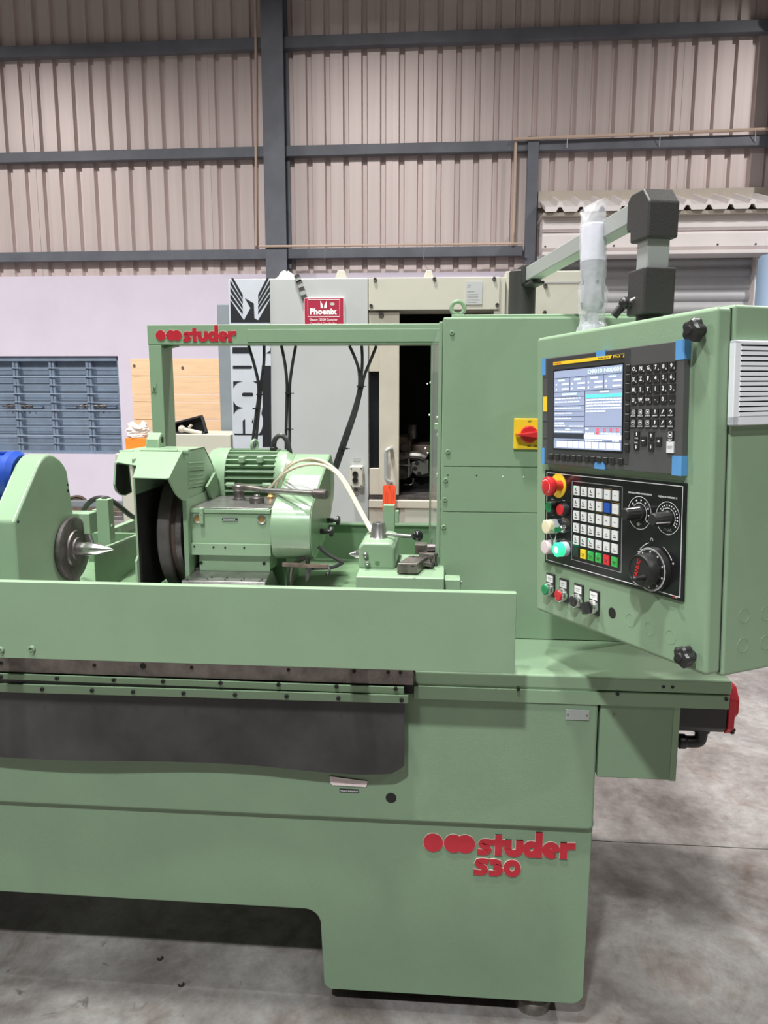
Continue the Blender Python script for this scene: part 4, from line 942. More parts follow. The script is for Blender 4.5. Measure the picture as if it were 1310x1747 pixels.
for k in range(30):
    a = 2*math.pi*k/30+.05
    c_, s_ = math.cos(a), math.sin(a)
    if s_ < -.72: continue
    pt = V((xmb, Ym+rm*.92*c_, cm_.z+rm*.92*s_)); MB().bar(pt, pt+V((xmc-xmb+.004, 0, 0)), V((0, .0019*s_, -.0019*c_)), V((0, rm*.09*c_, rm*.09*s_))).build('cooling_fin', 'green_gloss', dm_)
for px in (412, 443):
    q = PY(px, 783, Ym-.09); MB().box(q.x-.009, q.x+.009, Ym-.10, Ym-.07, q.z-.012, q.z+.008).build('mount_lug', 'green_gloss', dm_, bevel=.003)
for x_ in (xmb+.02, xmc-.02): MB().cyl((x_-.014, Ym-rm*.97, cm_.z-.005), (x_+.014, Ym-rm*.97, cm_.z-.005), .008).build('tie_bolt', 'green_gloss', dm_)
MB().box(xmb+.01, xmc-.01, Ym-.08, Ym+.08, zh1+.003, cm_.z-rm*.7).build('motor_foot', 'green_deep', dm_)
q = PY(434, 750, Ym); n = 24; rr = .017; zr = cm_.z+rm+.012
MB().tube([(q.x+rr*.35*math.cos(t), Ym+rr*.94*math.cos(t), zr+rr*math.sin(t)) for t in [2*math.pi*i/n for i in range(n+1)]], .005, 8, 0).cyl((q.x, Ym, cm_.z+rm*.95), (q.x, Ym, zr-rr), .009).build('eye_bolt', 'green_gloss', dm_)
q0 = PY(467, 762, Ym-.01); MB().lathe((q0.x, Ym-.01, cm_.z+rm*.9), (0, 0, 1), [(.013, 0), (.013, .016), (.009, .018), (.009, .028)], 14).build('cable_gland', 'black_plastic', dm_)
def cable(pts, r, nm, mt, lab, cat='cable', grp=None, Y=None):
    return tag(MB().tube([PY(*p) if len(p) == 3 else PY(*p, Y) for p in pts], r, 10, 8).build(nm, mt), lab, cat, grp)
cable([(467, 758), (469, 750), (474, 744.5), (481, 743.5), (487, 748), (491, 758), (494, 770), (496, 785)], .0085, 'motor_cable', 'black_rubber', 'thick black cable looping out of the top of the green motor', Y=Ym-.01)
# mounting bracket left of the motor
MB().prism([XS(*q, xg+.02) for q in ((366, 806), (384, 850), (360, 852), (352, 830))], 'X', xg+.016, xg+.024).build('mount_web', 'green_deep', dm_)
# ---- wrench and round nuts on top of the wheel head
zt2 = zh1+.0035
q = PZ(408, 852, zt2)
wr = thing('ratchet_wrench', 'steel ratchet wrench with dark grip lying across the wheel head', 'wrench', tuple(q))
MB().lathe(q, (0, 0, 1), [(.019, 0), (.019, .004), (.016, .006), (.0155, .026), (.018, .028)], 24).build('socket', 'steel_dark', wr)
hdz = q.z+.034
MB().lathe((q.x, q.y, q.z+.028), (0, 0, 1), [(.019, 0), (.0205, .003), (.0205, .016), (.018, .019), (.010, .020), (.010, .023), (.004, .023)], 24).build('ratchet_head', 'steel_oiled', wr)
e0 = V((q.x+.01, q.y, hdz+.004)); e1 = PY(448, 836, q.y-.07); e2 = PY(535, 842, 2.085); e3 = PY(557.5, 843.5, 2.065)
MB().tube([e0, (e0+e1)/2+V((0, 0, .002)), e1], lambda t: .011-.003*t, 12, 4).build('neck', 'steel_oiled', wr)
MB().cyl(e1, e2, .0078, .0095, 16).build('shaft', 'steel', wr)
MB().lathe(e2, e3-e2, [(.0115, 0), (.0135, .004), (.0135, (e3-e2).length-.003), (.011, (e3-e2).length)], 18).build('grip', 'steel_dark', wr)
q = PZ(438.5, 858, zt2)
nt_ = thing('spindle_nut', 'dark round spindle nut standing under the wrench', 'nut', tuple(q))
MB().lathe(q, (0, 0, 1), [(.0215, 0), (.0225, .002), (.0225, .017), (.020, .019), (.010, .019), (.010, .012)], 28).build('ring', 'steel_dark', nt_)
MB().lathe(q+V((0, 0, .016)), (0, 0, 1), [(.0095, 0), (.0095, .008), (.007, .010)], 16).build('stud', 'steel_bright', nt_)
q = PZ(462, 850, zt2); tag(MB().lathe(q, (0, 0, 1), [(.011, 0), (.013, .006), (.007, .012), (.006, .02)], 14).build('brass_fitting', 'brass'), 'small brass hose fitting beside the belt cover', 'fitting')
# cream coolant hoses arching over to the tail stock
for k, (lab, pts) in enumerate((
    ('upper cream coolant hose arching over the belt cover', [(470, 838, 2.33), (477, 815, 2.30), (495, 795, 2.25), (522, 783.5, 2.2), (548, 786, 2.15), (572, 801, 2.1), (592, 826, 2.06), (615, 868, 2.02), (636, 908, 1.97)]),
    ('lower cream coolant hose arching over the belt cover', [(455, 838, 2.33), (470, 822, 2.29), (490, 805, 2.23), (518, 794, 2.17), (548, 793.5, 2.13), (572, 806, 2.08), (592, 834, 2.05), (614, 874, 2.01), (633, 908, 1.97)]),
    ('short third cream hose beside the sloped rating plate', [(484, 832, 2.34), (482, 818, 2.33), (486, 800, 2.30), (500, 789, 2.26), (524, 786, 2.21), (550, 790, 2.15), (575, 808, 2.09), (596, 838, 2.05), (618, 874, 2.01), (638, 908, 1.97)]))):
    cable(pts, .0042 if k < 2 else .0034, 'coolant_hose', 'hose_cream', lab, 'hose', 'cream coolant hoses')
# ---- tail stock
ts = Part('tail_stock', grinder)
tx0, tx1 = PY(607.5, 990, 1.80).x, PY(758, 990, 1.80).x
ztb = PY(680, 985, 1.79).z
MB().prism([(1.79, .992), (1.79, ztb), (1.86, ztb+.004), (2.03, ztb+.004), (2.03, .992)], 'X', tx0, tx1).build('foot_casting', GP, ts, bevel=.004, seg=3)
bx0_, bx1_ = PY(611, 950, 1.86).x, PY(674, 950, 1.86).x
MB().prism([(bx0_, ztb), (bx0_, zc_+.038), (bx0_+.012, zc_+.05), (bx1_-.012, zc_+.05), (bx1_, zc_+.038), (bx1_, ztb)], 'Y', 1.86, 2.03).build('body_casting', GP, ts, bevel=.010, seg=4)
MB().lathe((bx0_+.004, Yc_, zc_), (-1, 0, 0), [(.0108, -.01), (.0108, .020), (.0095, .022), (.001, .040)], 28).build('dead_centre', 'steel_bright', ts)
# conical cap and lever
q = PY(646, 935, 1.935)
MB().lathe((q.x, 1.935, zc_+.046), (0, 0, 1), [(.0240, 0), (.0240, .004), (.0225, .006), (.0175, .038), (.0155, .043), (.009, .043), (.008, .034)], 28).build('clamp_cap', 'steel', ts)
l0 = V((q.x+.012, 1.93, zc_+.060)); l1 = PY(702, 916, 1.90)
MB().cyl(l0, l1, .0042, .0058, 12).build('lever', 'steel', ts)
q = PY(712.5, 914, 1.895); MB().sphere(q, .0145, 24, 16).build('ball_knob', 'black_gloss', ts)
for (x, y), mt in (((624, 946), 'steel'), ((627, 959), 'steel_bright')):
    q = PY(x, y, 1.86); MB().lathe((q.x, 1.862, q.z), (0, -1, 0), [(.0065, 0), (.0065, .010), (.0045, .013), (.003, .012)], 14).build('clamp_screw', mt, ts)
q = PY(643.5, 960, 1.86); bolts(ts, [(q.x, 1.86, q.z)], (0, -1, 0), .006, .0015, 'green_deep', 'socket_screw')
sx0_, sx1_ = PY(761, 1000, 1.8).x, PY(786, 1000, 1.8).x
MB().box(sx0_-.004, sx1_, 1.81, 1.86, .992, PY(770, 989, 1.81).z).build('end_stop', GP, ts, bevel=.003)
q = PY(787, 994, 1.83); bolts(ts, [(sx1_, 1.83, q.z)], (1, 0, 0), .004, .003, 'steel', 'screw')
# upright plate behind the tail stock
q0, q1 = PY(653.5, 862, 2.06), PY(673, 862, 2.06)
ur = Part('hose_post', grinder)
MB().box(q0.x, q1.x, 2.062, 2.085, .927, q0.z).build('plate', GP, ur, bevel=.002)
a, b = PY(673, 872, 2.06), PY(680, 893, 2.06); MB().box(q1.x, b.x, 2.064, 2.083, b.z, a.z).build('lug', GP, ur, bevel=.002)
# steel clamp blocks on the tail stock foot
zf = ztb+.0042
vb = thing('clamp_block', 'worn steel block with holes on the tail stock foot', 'block', tuple(PZ(695, 975, zf)))
A_, B_ = PY(677, 980, 1.815), PY(712, 983, 1.815)
hb = .025
vdir = V((.045, .095, 0))
MB().hexa([(A_.x, 1.812, zf), (B_.x, 1.812, zf), (B_.x+vdir.x*.6, 1.812+vdir.y, zf), (A_.x+vdir.x*.6, 1.812+vdir.y, zf)], [(A_.x+.001, 1.813, zf+hb), (B_.x-.001, 1.813, zf+hb), (B_.x+vdir.x*.6-.001, 1.811+vdir.y, zf+hb), (A_.x+vdir.x*.6+.001, 1.811+vdir.y, zf+hb)]).build('block_body', 'steel_oiled', vb, bevel=.0015)
for px, py in ((690, 964.5), (704, 966), (706, 950)):
    q = PZ(px, py, zf+hb); MB().cyl(q+V((0, 0, -.001)), q+V((0, 0, .0006)), .004, n=14).build('bolt_hole', 'black_paint', vb)
dr_ = thing('dresser_clamp', 'small dark steel clamp with thumb screws behind the worn block', 'clamp', tuple(PZ(725, 965, zf)))
def pt(px, py, Y): return PY(px, py, Y)
MB().hexa([pt(709, 964, 1.86), pt(737, 968, 1.86), pt(740, 962, 1.90), pt(714, 958, 1.90)], [pt(709, 957, 1.86), pt(737, 961, 1.86), pt(740, 955, 1.90), pt(714, 951, 1.90)]).build('jaw', 'steel_dark', dr_, bevel=.001)
a, b = pt(715, 954, 1.90), pt(742, 960, 1.90); MB().box(a.x, b.x, 1.895, 1.93, zf+.012, zf+.032).build('jaw', 'steel_oiled', dr_, bevel=.0015)
a, b = pt(708, 937, 1.93), pt(728, 949, 1.93); MB().box(a.x, b.x, 1.92, 1.955, zf+.026, zf+.050).build('holder', 'steel_oiled', dr_, bevel=.0015)
q = pt(731, 944, 1.925); MB().cyl((q.x-.003, 1.925, zf+.042), (q.x+.017, 1.925, zf+.042), .010).build('collar', 'steel_dark', dr_)
for px, Y_ in ((735, 1.868), (743, 1.90)):
    q = pt(px, 968, Y_); MB().lathe((q.x, Y_, zf), (0, 0, 1), [(.005, 0), (.004, .008), (.0028, .010), (.0028, .026), (.006, .027), (.006, .033)], 12).build('foot_screw', 'steel_dark', dr_)
q = pt(735, 937, 1.93); MB().bar((q.x, 1.93, zf+.045), (q.x+.003, 1.93, zf+.064), (.0015, 0, 0), (0, .002, 0)).build('thumb_lever', 'steel', dr_)
# dressing gear between wheel head and tail stock
dg = Part('dresser_arm', grinder)
MB().bar(PY(482, 963, 2.12), PY(560, 966, 2.1), (0, .006, 0), (0, 0, .0055)).build('rail', 'rust', dg, bevel=.001)
MB().tube([PY(560, 966, 2.1), PY(562, 972, 2.09), PY(560, 978, 2.085)], .004, 8).sphere(PY(559.5, 980, 2.085), .0075, 14, 10).build('knob_arm', 'black_plastic', dg)
MB().cyl(PY(525, 950, 2.11), PY(525, 960, 2.11), .007).build('clamp_post', 'black_plastic', dg)
MB().slab([PY(*q, 2.13) for q in ((521, 970), (531, 968), (526, 990), (521, 997))], (0, .01, 0)).build('pointer', 'black_plastic', dg)
MB().tube([PY(520, 951, 2.13), PY(508, 958, 2.14), PY(498, 970, 2.15), PY(496, 1000, 2.15)], .007, 8).build('support_arm', 'steel_dark', dg)
cable([(543, 932), (560, 946), (582, 958), (581, 962), (565, 968), (530, 970)], .0052, 'sensor_cable', 'black_rubber', 'thin black cable bent below the belt cover', Y=2.16)
# ---- splash walls behind the table
yb_ = 2.72
sp0 = Part('splash_wall', grinder)
a, b = PY(478, 893.5, yb_), PY(760, 893.5, yb_)
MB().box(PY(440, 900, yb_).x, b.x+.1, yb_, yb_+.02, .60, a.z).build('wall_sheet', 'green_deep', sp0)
MB().box(PY(440, 900, yb_).x, b.x+.1, yb_-.012, yb_+.022, a.z, a.z+.008).build('rim', GP, sp0, bevel=.002)
xs_ = PY(165, 939, 2.22).x
sl_ = Part('splash_tray', grinder)
e_ = [PY(160, 942, 2.13), PY(235, 912.5, 2.55)]
MB().hexa([(e_[0].x, e_[0].y, .93), (e_[0].x+.004, e_[0].y, .93), (e_[1].x+.004, e_[1].y, .93), (e_[1].x, e_[1].y, .93)], [(e_[0].x, e_[0].y, e_[0].z), (e_[0].x+.004, e_[0].y, e_[0].z), (e_[1].x+.004, e_[1].y, e_[1].z), (e_[1].x, e_[1].y, e_[1].z)]).build('side_sheet', 'green_deep', sl_)
MB().bar(e_[0], e_[1], (.006, 0, 0), (0, 0, .003)).build('rim', GP, sl_)
f_ = [PY(182, 912, 2.62), PY(236, 890, 2.9)]
MB().bar(f_[0], f_[1], (.012, 0, 0), (0, 0, .016)).build('rear_rim', GP, sl_)
MB().hexa([(f_[0].x, f_[0].y, .93), (f_[0].x+.004, f_[0].y, .93), (f_[1].x+.004, f_[1].y, .93), (f_[1].x, f_[1].y, .93)], [(f_[0].x, f_[0].y, f_[0].z), (f_[0].x+.004, f_[0].y, f_[0].z), (f_[1].x+.004, f_[1].y, f_[1].z), (f_[1].x, f_[1].y, f_[1].z)]).build('rear_sheet', 'green_deep', sl_)
MB().box(e_[0].x-.25, e_[1].x, 2.6, 2.62, .926, 1.03).build('back_sheet', 'green_deep', sl_)
q0, q1 = PY(162.5, 852, 2.3), PY(184, 852, 2.3)
cpst = Part('cable_post', grinder)
MB().box(q0.x, q1.x, 2.3, 2.34, .926, q0.z).build('post_tube', GP, cpst, bevel=.003)
q = PY(155, 870, 2.3); MB().box(q.x, q0.x, 2.305, 2.335, PY(155, 886, 2.3).z, q.z).build('side_lug', GP, cpst, bevel=.002)
q = PY(178, 848, 2.32); bolts(cpst, [(q.x, 2.32, q0.z)], (0, 0, 1), .009, .004, 'black_plastic', 'cap_screw')
bolts(cpst, [(q1.x, 2.315, PY(183, 899, 2.3).z)], (1, 0, 0), .006, .004, GP, 'screw')
cable([(142, 872, 2.4), (149, 861, 2.38), (158, 853, 2.36), (171, 849.5, 2.35), (186, 852, 2.36), (205, 865, 2.4), (222, 879, 2.45), (232, 884, 2.5)], .0085, 'hose_cable', 'black_rubber', 'black cable draped over the green post by the pink wall')
cable([(152, 872, 2.36), (150, 890, 2.34), (153, 912, 2.32), (160, 932, 2.3), (163, 940, 2.29)], .0060, 'drop_cable', 'black_rubber', 'black cable dropping in front of the green post')
# ---- frame above
YFm = 2.75
fm = Part('guard_frame', grinder)
bz1, bz0 = PY(500, 553, YFm).z, PY(500, 587.5, YFm).z
bx0, bx1 = PY(251, 570, YFm).x, .03
MB().box(bx0, bx1, YFm, YFm+.11, bz0, bz1).build('top_beam', GP, fm, bevel=.003)
px_, = (PY(422.5, 570, YFm).x,)
MB().box(px_, bx1, YFm-.004, YFm, bz0+.008, bz1-.018).build('beam_cover', GP, fm, bevel=.001)
pa, pb_ = PY(255.5, 650, YFm).x, PY(277.5, 650, YFm).x
MB().box(pa, pb_, YFm+.001, YFm+.115, .60, bz0).build('post', GP, fm, bevel=.003)
q = PY(264, 662, YFm); MB().box(q.x-.012, q.x+.008, YFm-.003, YFm, q.z-.014, q.z+.018).build('latch_plate', GP, fm, bevel=.001); bolts(fm, [(q.x, YFm-.003, q.z)], (0, -1, 0), .005, .006, GP, 'screw')
MB().hexa([(pb_, YFm+.03, bz0-.012), (pb_+.04, YFm+.03, bz0-.003), (pb_+.04, YFm+.08, bz0-.003), (pb_, YFm+.08, bz0-.012)], [(pb_, YFm+.03, bz0), (pb_+.04, YFm+.03, bz0), (pb_+.04, YFm+.08, bz0), (pb_, YFm+.08, bz0)]).build('corner_gusset', 'green_deep', fm)
q0 = PY(266.5, 582, YFm); q1 = PY(403.5, 582, YFm)
studer(fm, V((q0.x, YFm-.0005, PY(320, 583, YFm).z)), V((1, 0, 0)), V((0, 0, 1)), q1.x-q0.x, .036, .0185, 'lettering')
# control cables hanging from the beam
def fcable(pts, lab): return cable(pts, .0055, 'control_cable', 'black_rubber', lab, 'cable', 'black cables hanging from the gantry beam', YFm+.05)
fcable([(424, 590), (433, 620), (440, 650), (441, 675), (437, 705), (432, 745), (430, 775)], 'leftmost black cable hanging from the gantry beam')
fcable([(450.5, 590), (450, 620), (446, 650), (444, 675), (441, 705), (437.5, 745), (435, 775)], 'second black cable from the left under the gantry beam')
fcable([(480, 590), (486, 620), (489.5, 655), (489, 690), (488, 740), (488, 785)], 'third black cable from the left under the gantry beam')
fcable([(504.5, 590), (499, 620), (494.5, 655), (494, 690), (494, 740), (493, 785)], 'fourth black cable from the left under the gantry beam')
fcable([(596, 590), (606, 612), (612.5, 635), (612, 665), (601, 705), (585, 750), (568, 800)], 'fifth black cable from the left, bundled on the right')
fcable([(617, 590), (618, 612), (617, 635), (614, 665), (604, 705), (588, 750), (571, 800)], 'middle black cable of the right-hand bundle')
fcable([(642, 590), (632, 615), (622, 640), (616, 668), (607, 705), (592, 750), (575, 800)], 'rightmost black cable hanging from the gantry beam')
for i, (x, y, w_) in enumerate(((442.5, 673, 5), (436, 697, 5), (491.5, 671, 5), (491, 732, 5), (615, 659, 6), (587, 765, 6))):
    q = PY(x, y, YFm+.05); tag(MB().lathe(q+V((0, 0, -.003)), (0, 0, 1), [(w_*.0024, 0), (w_*.0024, .005)], 12).cyl(q, q+V((.022, -.004, 0)), .0015, n=6).build('cable_tie', 'black_plastic'), ['black tie near the top of the leftmost cable pair', 'lower black tie on the leftmost cable pair', 'upper black tie on the middle cable pair', 'lower black tie on the middle cable pair', 'upper black tie on the right cable bundle', 'lower black tie on the right cable bundle'][i], 'cable tie', 'black cable ties')
# ---- tall box on the right
YB = 1.91
bxl, bxr = -.0115, .50
bzt = PY(800, 541, YB).z
cab = Part('electric_cabinet', grinder)
MB().box(bxl, bxr, YB, 2.60, zl, PY(757, 797, YB).z if False else bzt).build('enclosure', GP, cab, bevel=.004, seg=3)
MB().box(bxl+.02, bxr-.01, YB+.04, 2.58, bzt, bzt+.010).build('roof_panel', GP, cab, bevel=.003)
for k, (y0, y1) in enumerate(((544, 795.5), (797, 873), (874.5, 1088))):
    z1_, z0_ = PY(800, y0, YB-.003).z, PY(800, y1, YB-.003).z
    MB().box(bxl+.006, bxr-.004, YB-.003, YB, max(z0_, zl+.002), z1_).build('front_panel', GP, cab, bevel=.0008)
bolts(cab, [PY(x, y, YB-.003) for x, y in ((771, 568), (764, 770.5), (760, 819), (759, 852), (757, 899))], (0, -1, 0), .0058, .004, 'green_gloss', 'screw')
bolts(cab, [PY(x, y, YB-.003) for x, y in ((764, 810.5), (813, 811))], (0, -1, 0), .002, .0006, 'black_paint', 'screw_hole')
bolts(cab, [PY(x, y, YB-.003) for x, y in ((857.5, 813), (893, 813.5))], (0, -1, 0), .002, .0008, 'print_white', 'rivet')
rg_ = PY(781, 522, 2.05); n = 24; rr = .017
MB().tube([(rg_.x+rr*math.cos(t), 2.05, bzt+.012+rr+.006+rr*math.sin(t)) for t in [2*math.pi*i/n for i in range(n+1)]], .0055, 8, 0).cyl((rg_.x, 2.05, bzt+.008), (rg_.x, 2.05, bzt+.022), .009).build('eye_bolt', GP, cab)
a = PY(838, 532, 2.3); MB().prism([(a.x-.03, bzt+.01), (a.x+.06, bzt+.01), (a.x+.05, bzt+.024), (a.x-.02, bzt+.024)], 'Y', 2.25, 2.4).build('roof_vent', GP, cab, bevel=.002)
# main switch
ms = Part('main_switch', grinder, 'yellow and red rotary main switch on the green enclosure')
a, b = PY(876.5, 713.5, YB-.006), PY(925, 767, YB-.006); dsw = b.x-a.x
MB().box(a.x, b.x, YB-.010, YB-.003, b.z, a.z).build('plate', 'yellow', ms, bevel=.003)
m = MB(); m.text('OFF', PY(903.5, 719, YB-.0105), (1, 0, 0), (0, 0, 1), .0045, .009, bold=.02)
m.text('OFF', PY(902.5, 760.5, YB-.0105), (1, 0, 0), (0, 0, 1), .0045, .009, bold=.02).text('ON', PY(913, 761, YB-.0105), (1, 0, 0), (0, 0, 1), .0045, .008, bold=.02)
m.build('switch_print', 'print_black', ms)
kc = PY(902.5, 741, YB-.012)
MB().lathe((kc.x, YB-.010, kc.z), (0, -1, 0), [(.021, 0), (.021, .008), (.018, .012)], 32).build('knob_base', 'red_plastic', ms)
MB().hexa([(kc.x-.034, YB-.012, kc.z-.001), (kc.x+.022, YB-.012, kc.z-.011), (kc.x+.022, YB-.012, kc.z+.011), (kc.x-.034, YB-.012, kc.z+.001)], [(kc.x-.032, YB-.034, kc.z-.001), (kc.x+.02, YB-.034, kc.z-.008), (kc.x+.02, YB-.034, kc.z+.008), (kc.x-.032, YB-.034, kc.z+.001)]).build('knob_handle', 'red_plastic', ms, bevel=.003)
# clear door sheet on the left side of the box
cd = Part('clear_door', grinder, 'scratched clear plastic sheet bolted beside the green enclosure')
Yd = 2.32
q_t = PY(734, 588, Yd); q_b = PY(729, 990, Yd); q_m = PY(760, 545, YB+.02)
sh = [V((bxl-.002, YB+.012, 1.03)), V((q_b.x+.004, Yd, 1.03)), V((q_b.x+.004, Yd, q_t.z)), V((bxl-.002, YB+.012, bzt-.006))]
MB().slab(sh, (.004, .001, 0)).build('clear_sheet', 'clear_sheet', cd)
MB().box(bxl-.010, bxl-.001, YB+.004, YB+.018, 1.03, bzt-.01).build('door_edge', GP, cd, bevel=.002)
MB().bar(sh[1]+V((.002, 0, 0)), sh[2]+V((.002, 0, 0)), (.003, 0, 0), (0, .004, 0)).build('rear_edge', 'green_deep', cd)
dn = (sh[1]-sh[0]).cross(V((0, 0, 1))).normalized(); dn = dn if dn.x < 0 else -dn
bolts(cd, [PP(x, y, sh[0], dn) for x, y in ((734.5, 653), (729.5, 655), (733, 708), (746.5, 712), (730, 773), (726, 765))], dn, .003, .003, 'print_white', 'rivet')
bolts(cd, [PP(x, y, sh[0], dn) for x, y in ((752, 661), (749, 743), (748.5, 811))], dn, .0075, .006, 'green_gloss', 'screw')
q = PP(749, 730, sh[0], dn); MB().box(q.x-.012, q.x+.002, q.y-.006, q.y+.006, q.z-.005, q.z+.012).build('door_catch', 'green_gloss', cd, bevel=.002)
# ================================================================= control pendant on its swivel arm
PO = V((0.29322, 1.47075, 1.50808))
Pu = V((0.45968, -0.88706, 0.04274)).normalized(); Pv = V((-0.02718, 0.03405, 0.99905)); Pv = (Pv-Pu*Pv.dot(Pu)).normalized(); Pn = Pu.cross(Pv)
PM = Matrix((Pu, -Pn, Pv)).transposed().to_4x4(); PM.translation = PO       # local x along the panel, y into it, z up
PMI = PM.inverted()
def L(px, py, y=0.0): return PMI @ PP(px, py, PO-Pn*y, Pn)
def LS(px, py, x): return PMI @ PP(px, py, PO+Pu*x, Pu)
DF = .013                                              # depth of the door face behind the display front
u0 = (L(918, 578, DF).x+L(911, 1035, DF).x)/2; u1 = .252
v1 = .157; v0 = -.441
pen = thing('control_pendant', 'green control pendant with screen, keypad and push buttons', 'control panel', matrix=PM)
MB().box(u0, u1, DF, .047, v0, v1).build('door', GP, pen, bevel=.008, seg=4)
MB().box(u0+.004, u1+.001, .049, .215, v0-.006, v1+.004).build('cabinet_body', GP, pen, bevel=.006, seg=3)
MB().box(u0+.008, u1-.004, .0465, .0495, v0+.002, v1-.002).build('door_seal', 'black_rubber', pen)
# ---- star knobs
for px, py in ((1177, 563), (1161, 1121)):
    c_ = L(px, py, DF-.026); m = MB(); n = 40; vs = []
    for k, (s_, h) in enumerate(((.75, 0), (1.0, .003), (1.0, .016), (.82, .020), (.45, .021), (.38, .024))):
        for i in range(n):
            t = 2*math.pi*i/n; r_ = .0172*s_*(1+(.13 if k in (1, 2, 3) else .04)*math.cos(5*t)); vs.append((c_.x+r_*math.cos(t), DF-.018+.010-h, c_.z+r_*math.sin(t)))
    fs = [(j*n+i, (j+1)*n+i, (j+1)*n+(i+1) % n, j*n+(i+1) % n) for j in range(5) for i in range(n)]+[tuple(range(n)), tuple(5*n+i for i in range(n))[::-1]]
    m.add(vs, fs).cyl((c_.x, DF-.008, c_.z), (c_.x, DF+.002, c_.z), .009).build('star_knob', 'black_plastic', pen, ang=28)
# ---- display unit
du = MB().box(-.2, .2, 0.0, DF+.001, -.11, .11).build('display_unit', 'screen_bezel', pen, bevel=.002)
def K(cx, cy, y=0.0): return L(920+cx*.2061, 580+cy*.2061, y)
def krect(m, x0, y0, x1, y1, d0, d1): a, b = K(x0, y0), K(x1, y1); return m.box(a.x, b.x, d0, d1, b.z, a.z)
# shaped around the screen
a, b = K(72, 160), K(740, 1010)
MB().box(a.x-.002, K(745, 600).x, -.0008, 0, -.098, K(100, 155).z).build('screen_surround', 'bezel_dark', du, bevel=.0004)
sA, sB = K(130, 262), K(690, 912); sx0, sx1 = sA.x, K(690, 560).x; sz1, sz0 = sA.z, K(130, 893).z
MB().box(sx0-.003, sx1+.003, -.0016, -.0006, sz0-.003, sz1+.003).build('screen_frame', 'black_gloss', du)
MB().box(sx0, sx1, -.0020, -.0014, sz0, sz1).build('screen', 'scr_bg', du)
sw, shh = sx1-sx0, sz1-sz0
def srect(m, a0, b0, a1, b1, d=-.0024): return m.box(sx0+sw*a0, sx0+sw*a1, d, -.0019, sz1-shh*b1, sz1-shh*b0)   # fractions from the top left
lt = MB(); wtx = MB(); dk = MB(); gr = MB(); tl = MB(); rd = MB(); pale = MB()
srect(dk, 0, .80, .48, .87)                                 # black band
srect(wtx, .48, .815, 1, .865)
srect(tl, .50, .325, 1, .365)
for a0 in (.25, .5, .75): srect(dk, a0, .09, a0+.004, .27)
for b0 in (.09, .27, .335, .45, .52, .585, .645, .73): srect(dk, 0, b0, .48 if b0 > .3 else 1, b0+.005)
srect(dk, .482, .27, .487, .80); srect(dk, .487, .71, 1, .715)
def bits(m, a0, a1, b0, h=.014, gap=.012, wmin=.02, wmax=.06):
    x = a0
    while x < a1-.01:
        w_ = min(random.uniform(wmin, wmax), a1-x); srect(m, x, b0, x+w_, b0+h); x += w_+gap
random.seed(11)
for k in range(4):
    srect(pale, .07+.25*k, .115, .17+.25*k, .135)
    for b0 in (.165, .225): srect(wtx, .03+.25*k, b0, .045+.25*k, b0+.022); srect(wtx, .125+.25*k, b0+.002, .235+.25*k, b0+.020)
srect(pale, .13, .295, .36, .315); srect(pale, .70, .285, .82, .305)
for b0 in (.352, .395, .475, .540, .607): bits(wtx, .02, .42 if b0 < .5 else .30, b0)
bits(wtx, .02, .16, .665); bits(wtx, .02, .18, .70); bits(wtx, .25, .46, .705); srect(pale, .19, .745, .26, .762); bits(wtx, .02, .46, .775)
for b0 in (.380, .415, .450, .485): bits(wtx, .505, .99, b0, .017, .010, .03, .06)
bits(wtx, .505, .78, .520, .017, .010, .03, .06)
bits(wtx, .50, .56, .735); bits(wtx, .50, .62, .79, .018); bits(wtx, .72, .98, .79, .018)
for a0 in (.66, .755, .84, .93):
    srect(rd, a0, .730, a0+.035, .738); srect(rd, a0, .762, a0+.035, .770); srect(rd, a0, .730, a0+.008, .770); srect(rd, a0+.027, .730, a0+.035, .770)
srect(rd, .655, .780, .69, .810)
bits(wtx, .50, .74, .875, .016); bits(wtx, .88, .97, .875, .016)
for k in range(5): srect(lt, .05+.088*k, .905, .05+.088*k+.078, .985); bits(wtx, .065+.088*k, .05+.088*k+.065, .925, .018); bits(wtx, .065+.088*k, .05+.088*k+.065, .955, .018)
for k in range(5): srect(lt, .50+.1*k, .905, .50+.1*k+.085, .985); 
for k in range(1, 5): bits(wtx, .52+.1*k, .50+.1*k+.072, .93, .018); bits(wtx, .515+.1*k, .50+.1*k+.072, .957, .018)
srect(dk, 0, .89, 1, .895)
for m_, mt in ((lt, 'scr_light'), (wtx, 'scr_white'), (dk, 'scr_dark'), (tl, 'scr_teal'), (rd, 'scr_red'), (pale, 'scr_green')): 
    o = m_.build('screen_print', mt, du, flat=True); o['kind'] = 'stuff'
MB().text('O9010 N00001', (sx0+sw*.755, -.0026, sz1-shh*.045), (1, 0, 0), (0, 0, 1), .0078, sw*.46, bold=.012).build('screen_lettering', 'scr_green', du)
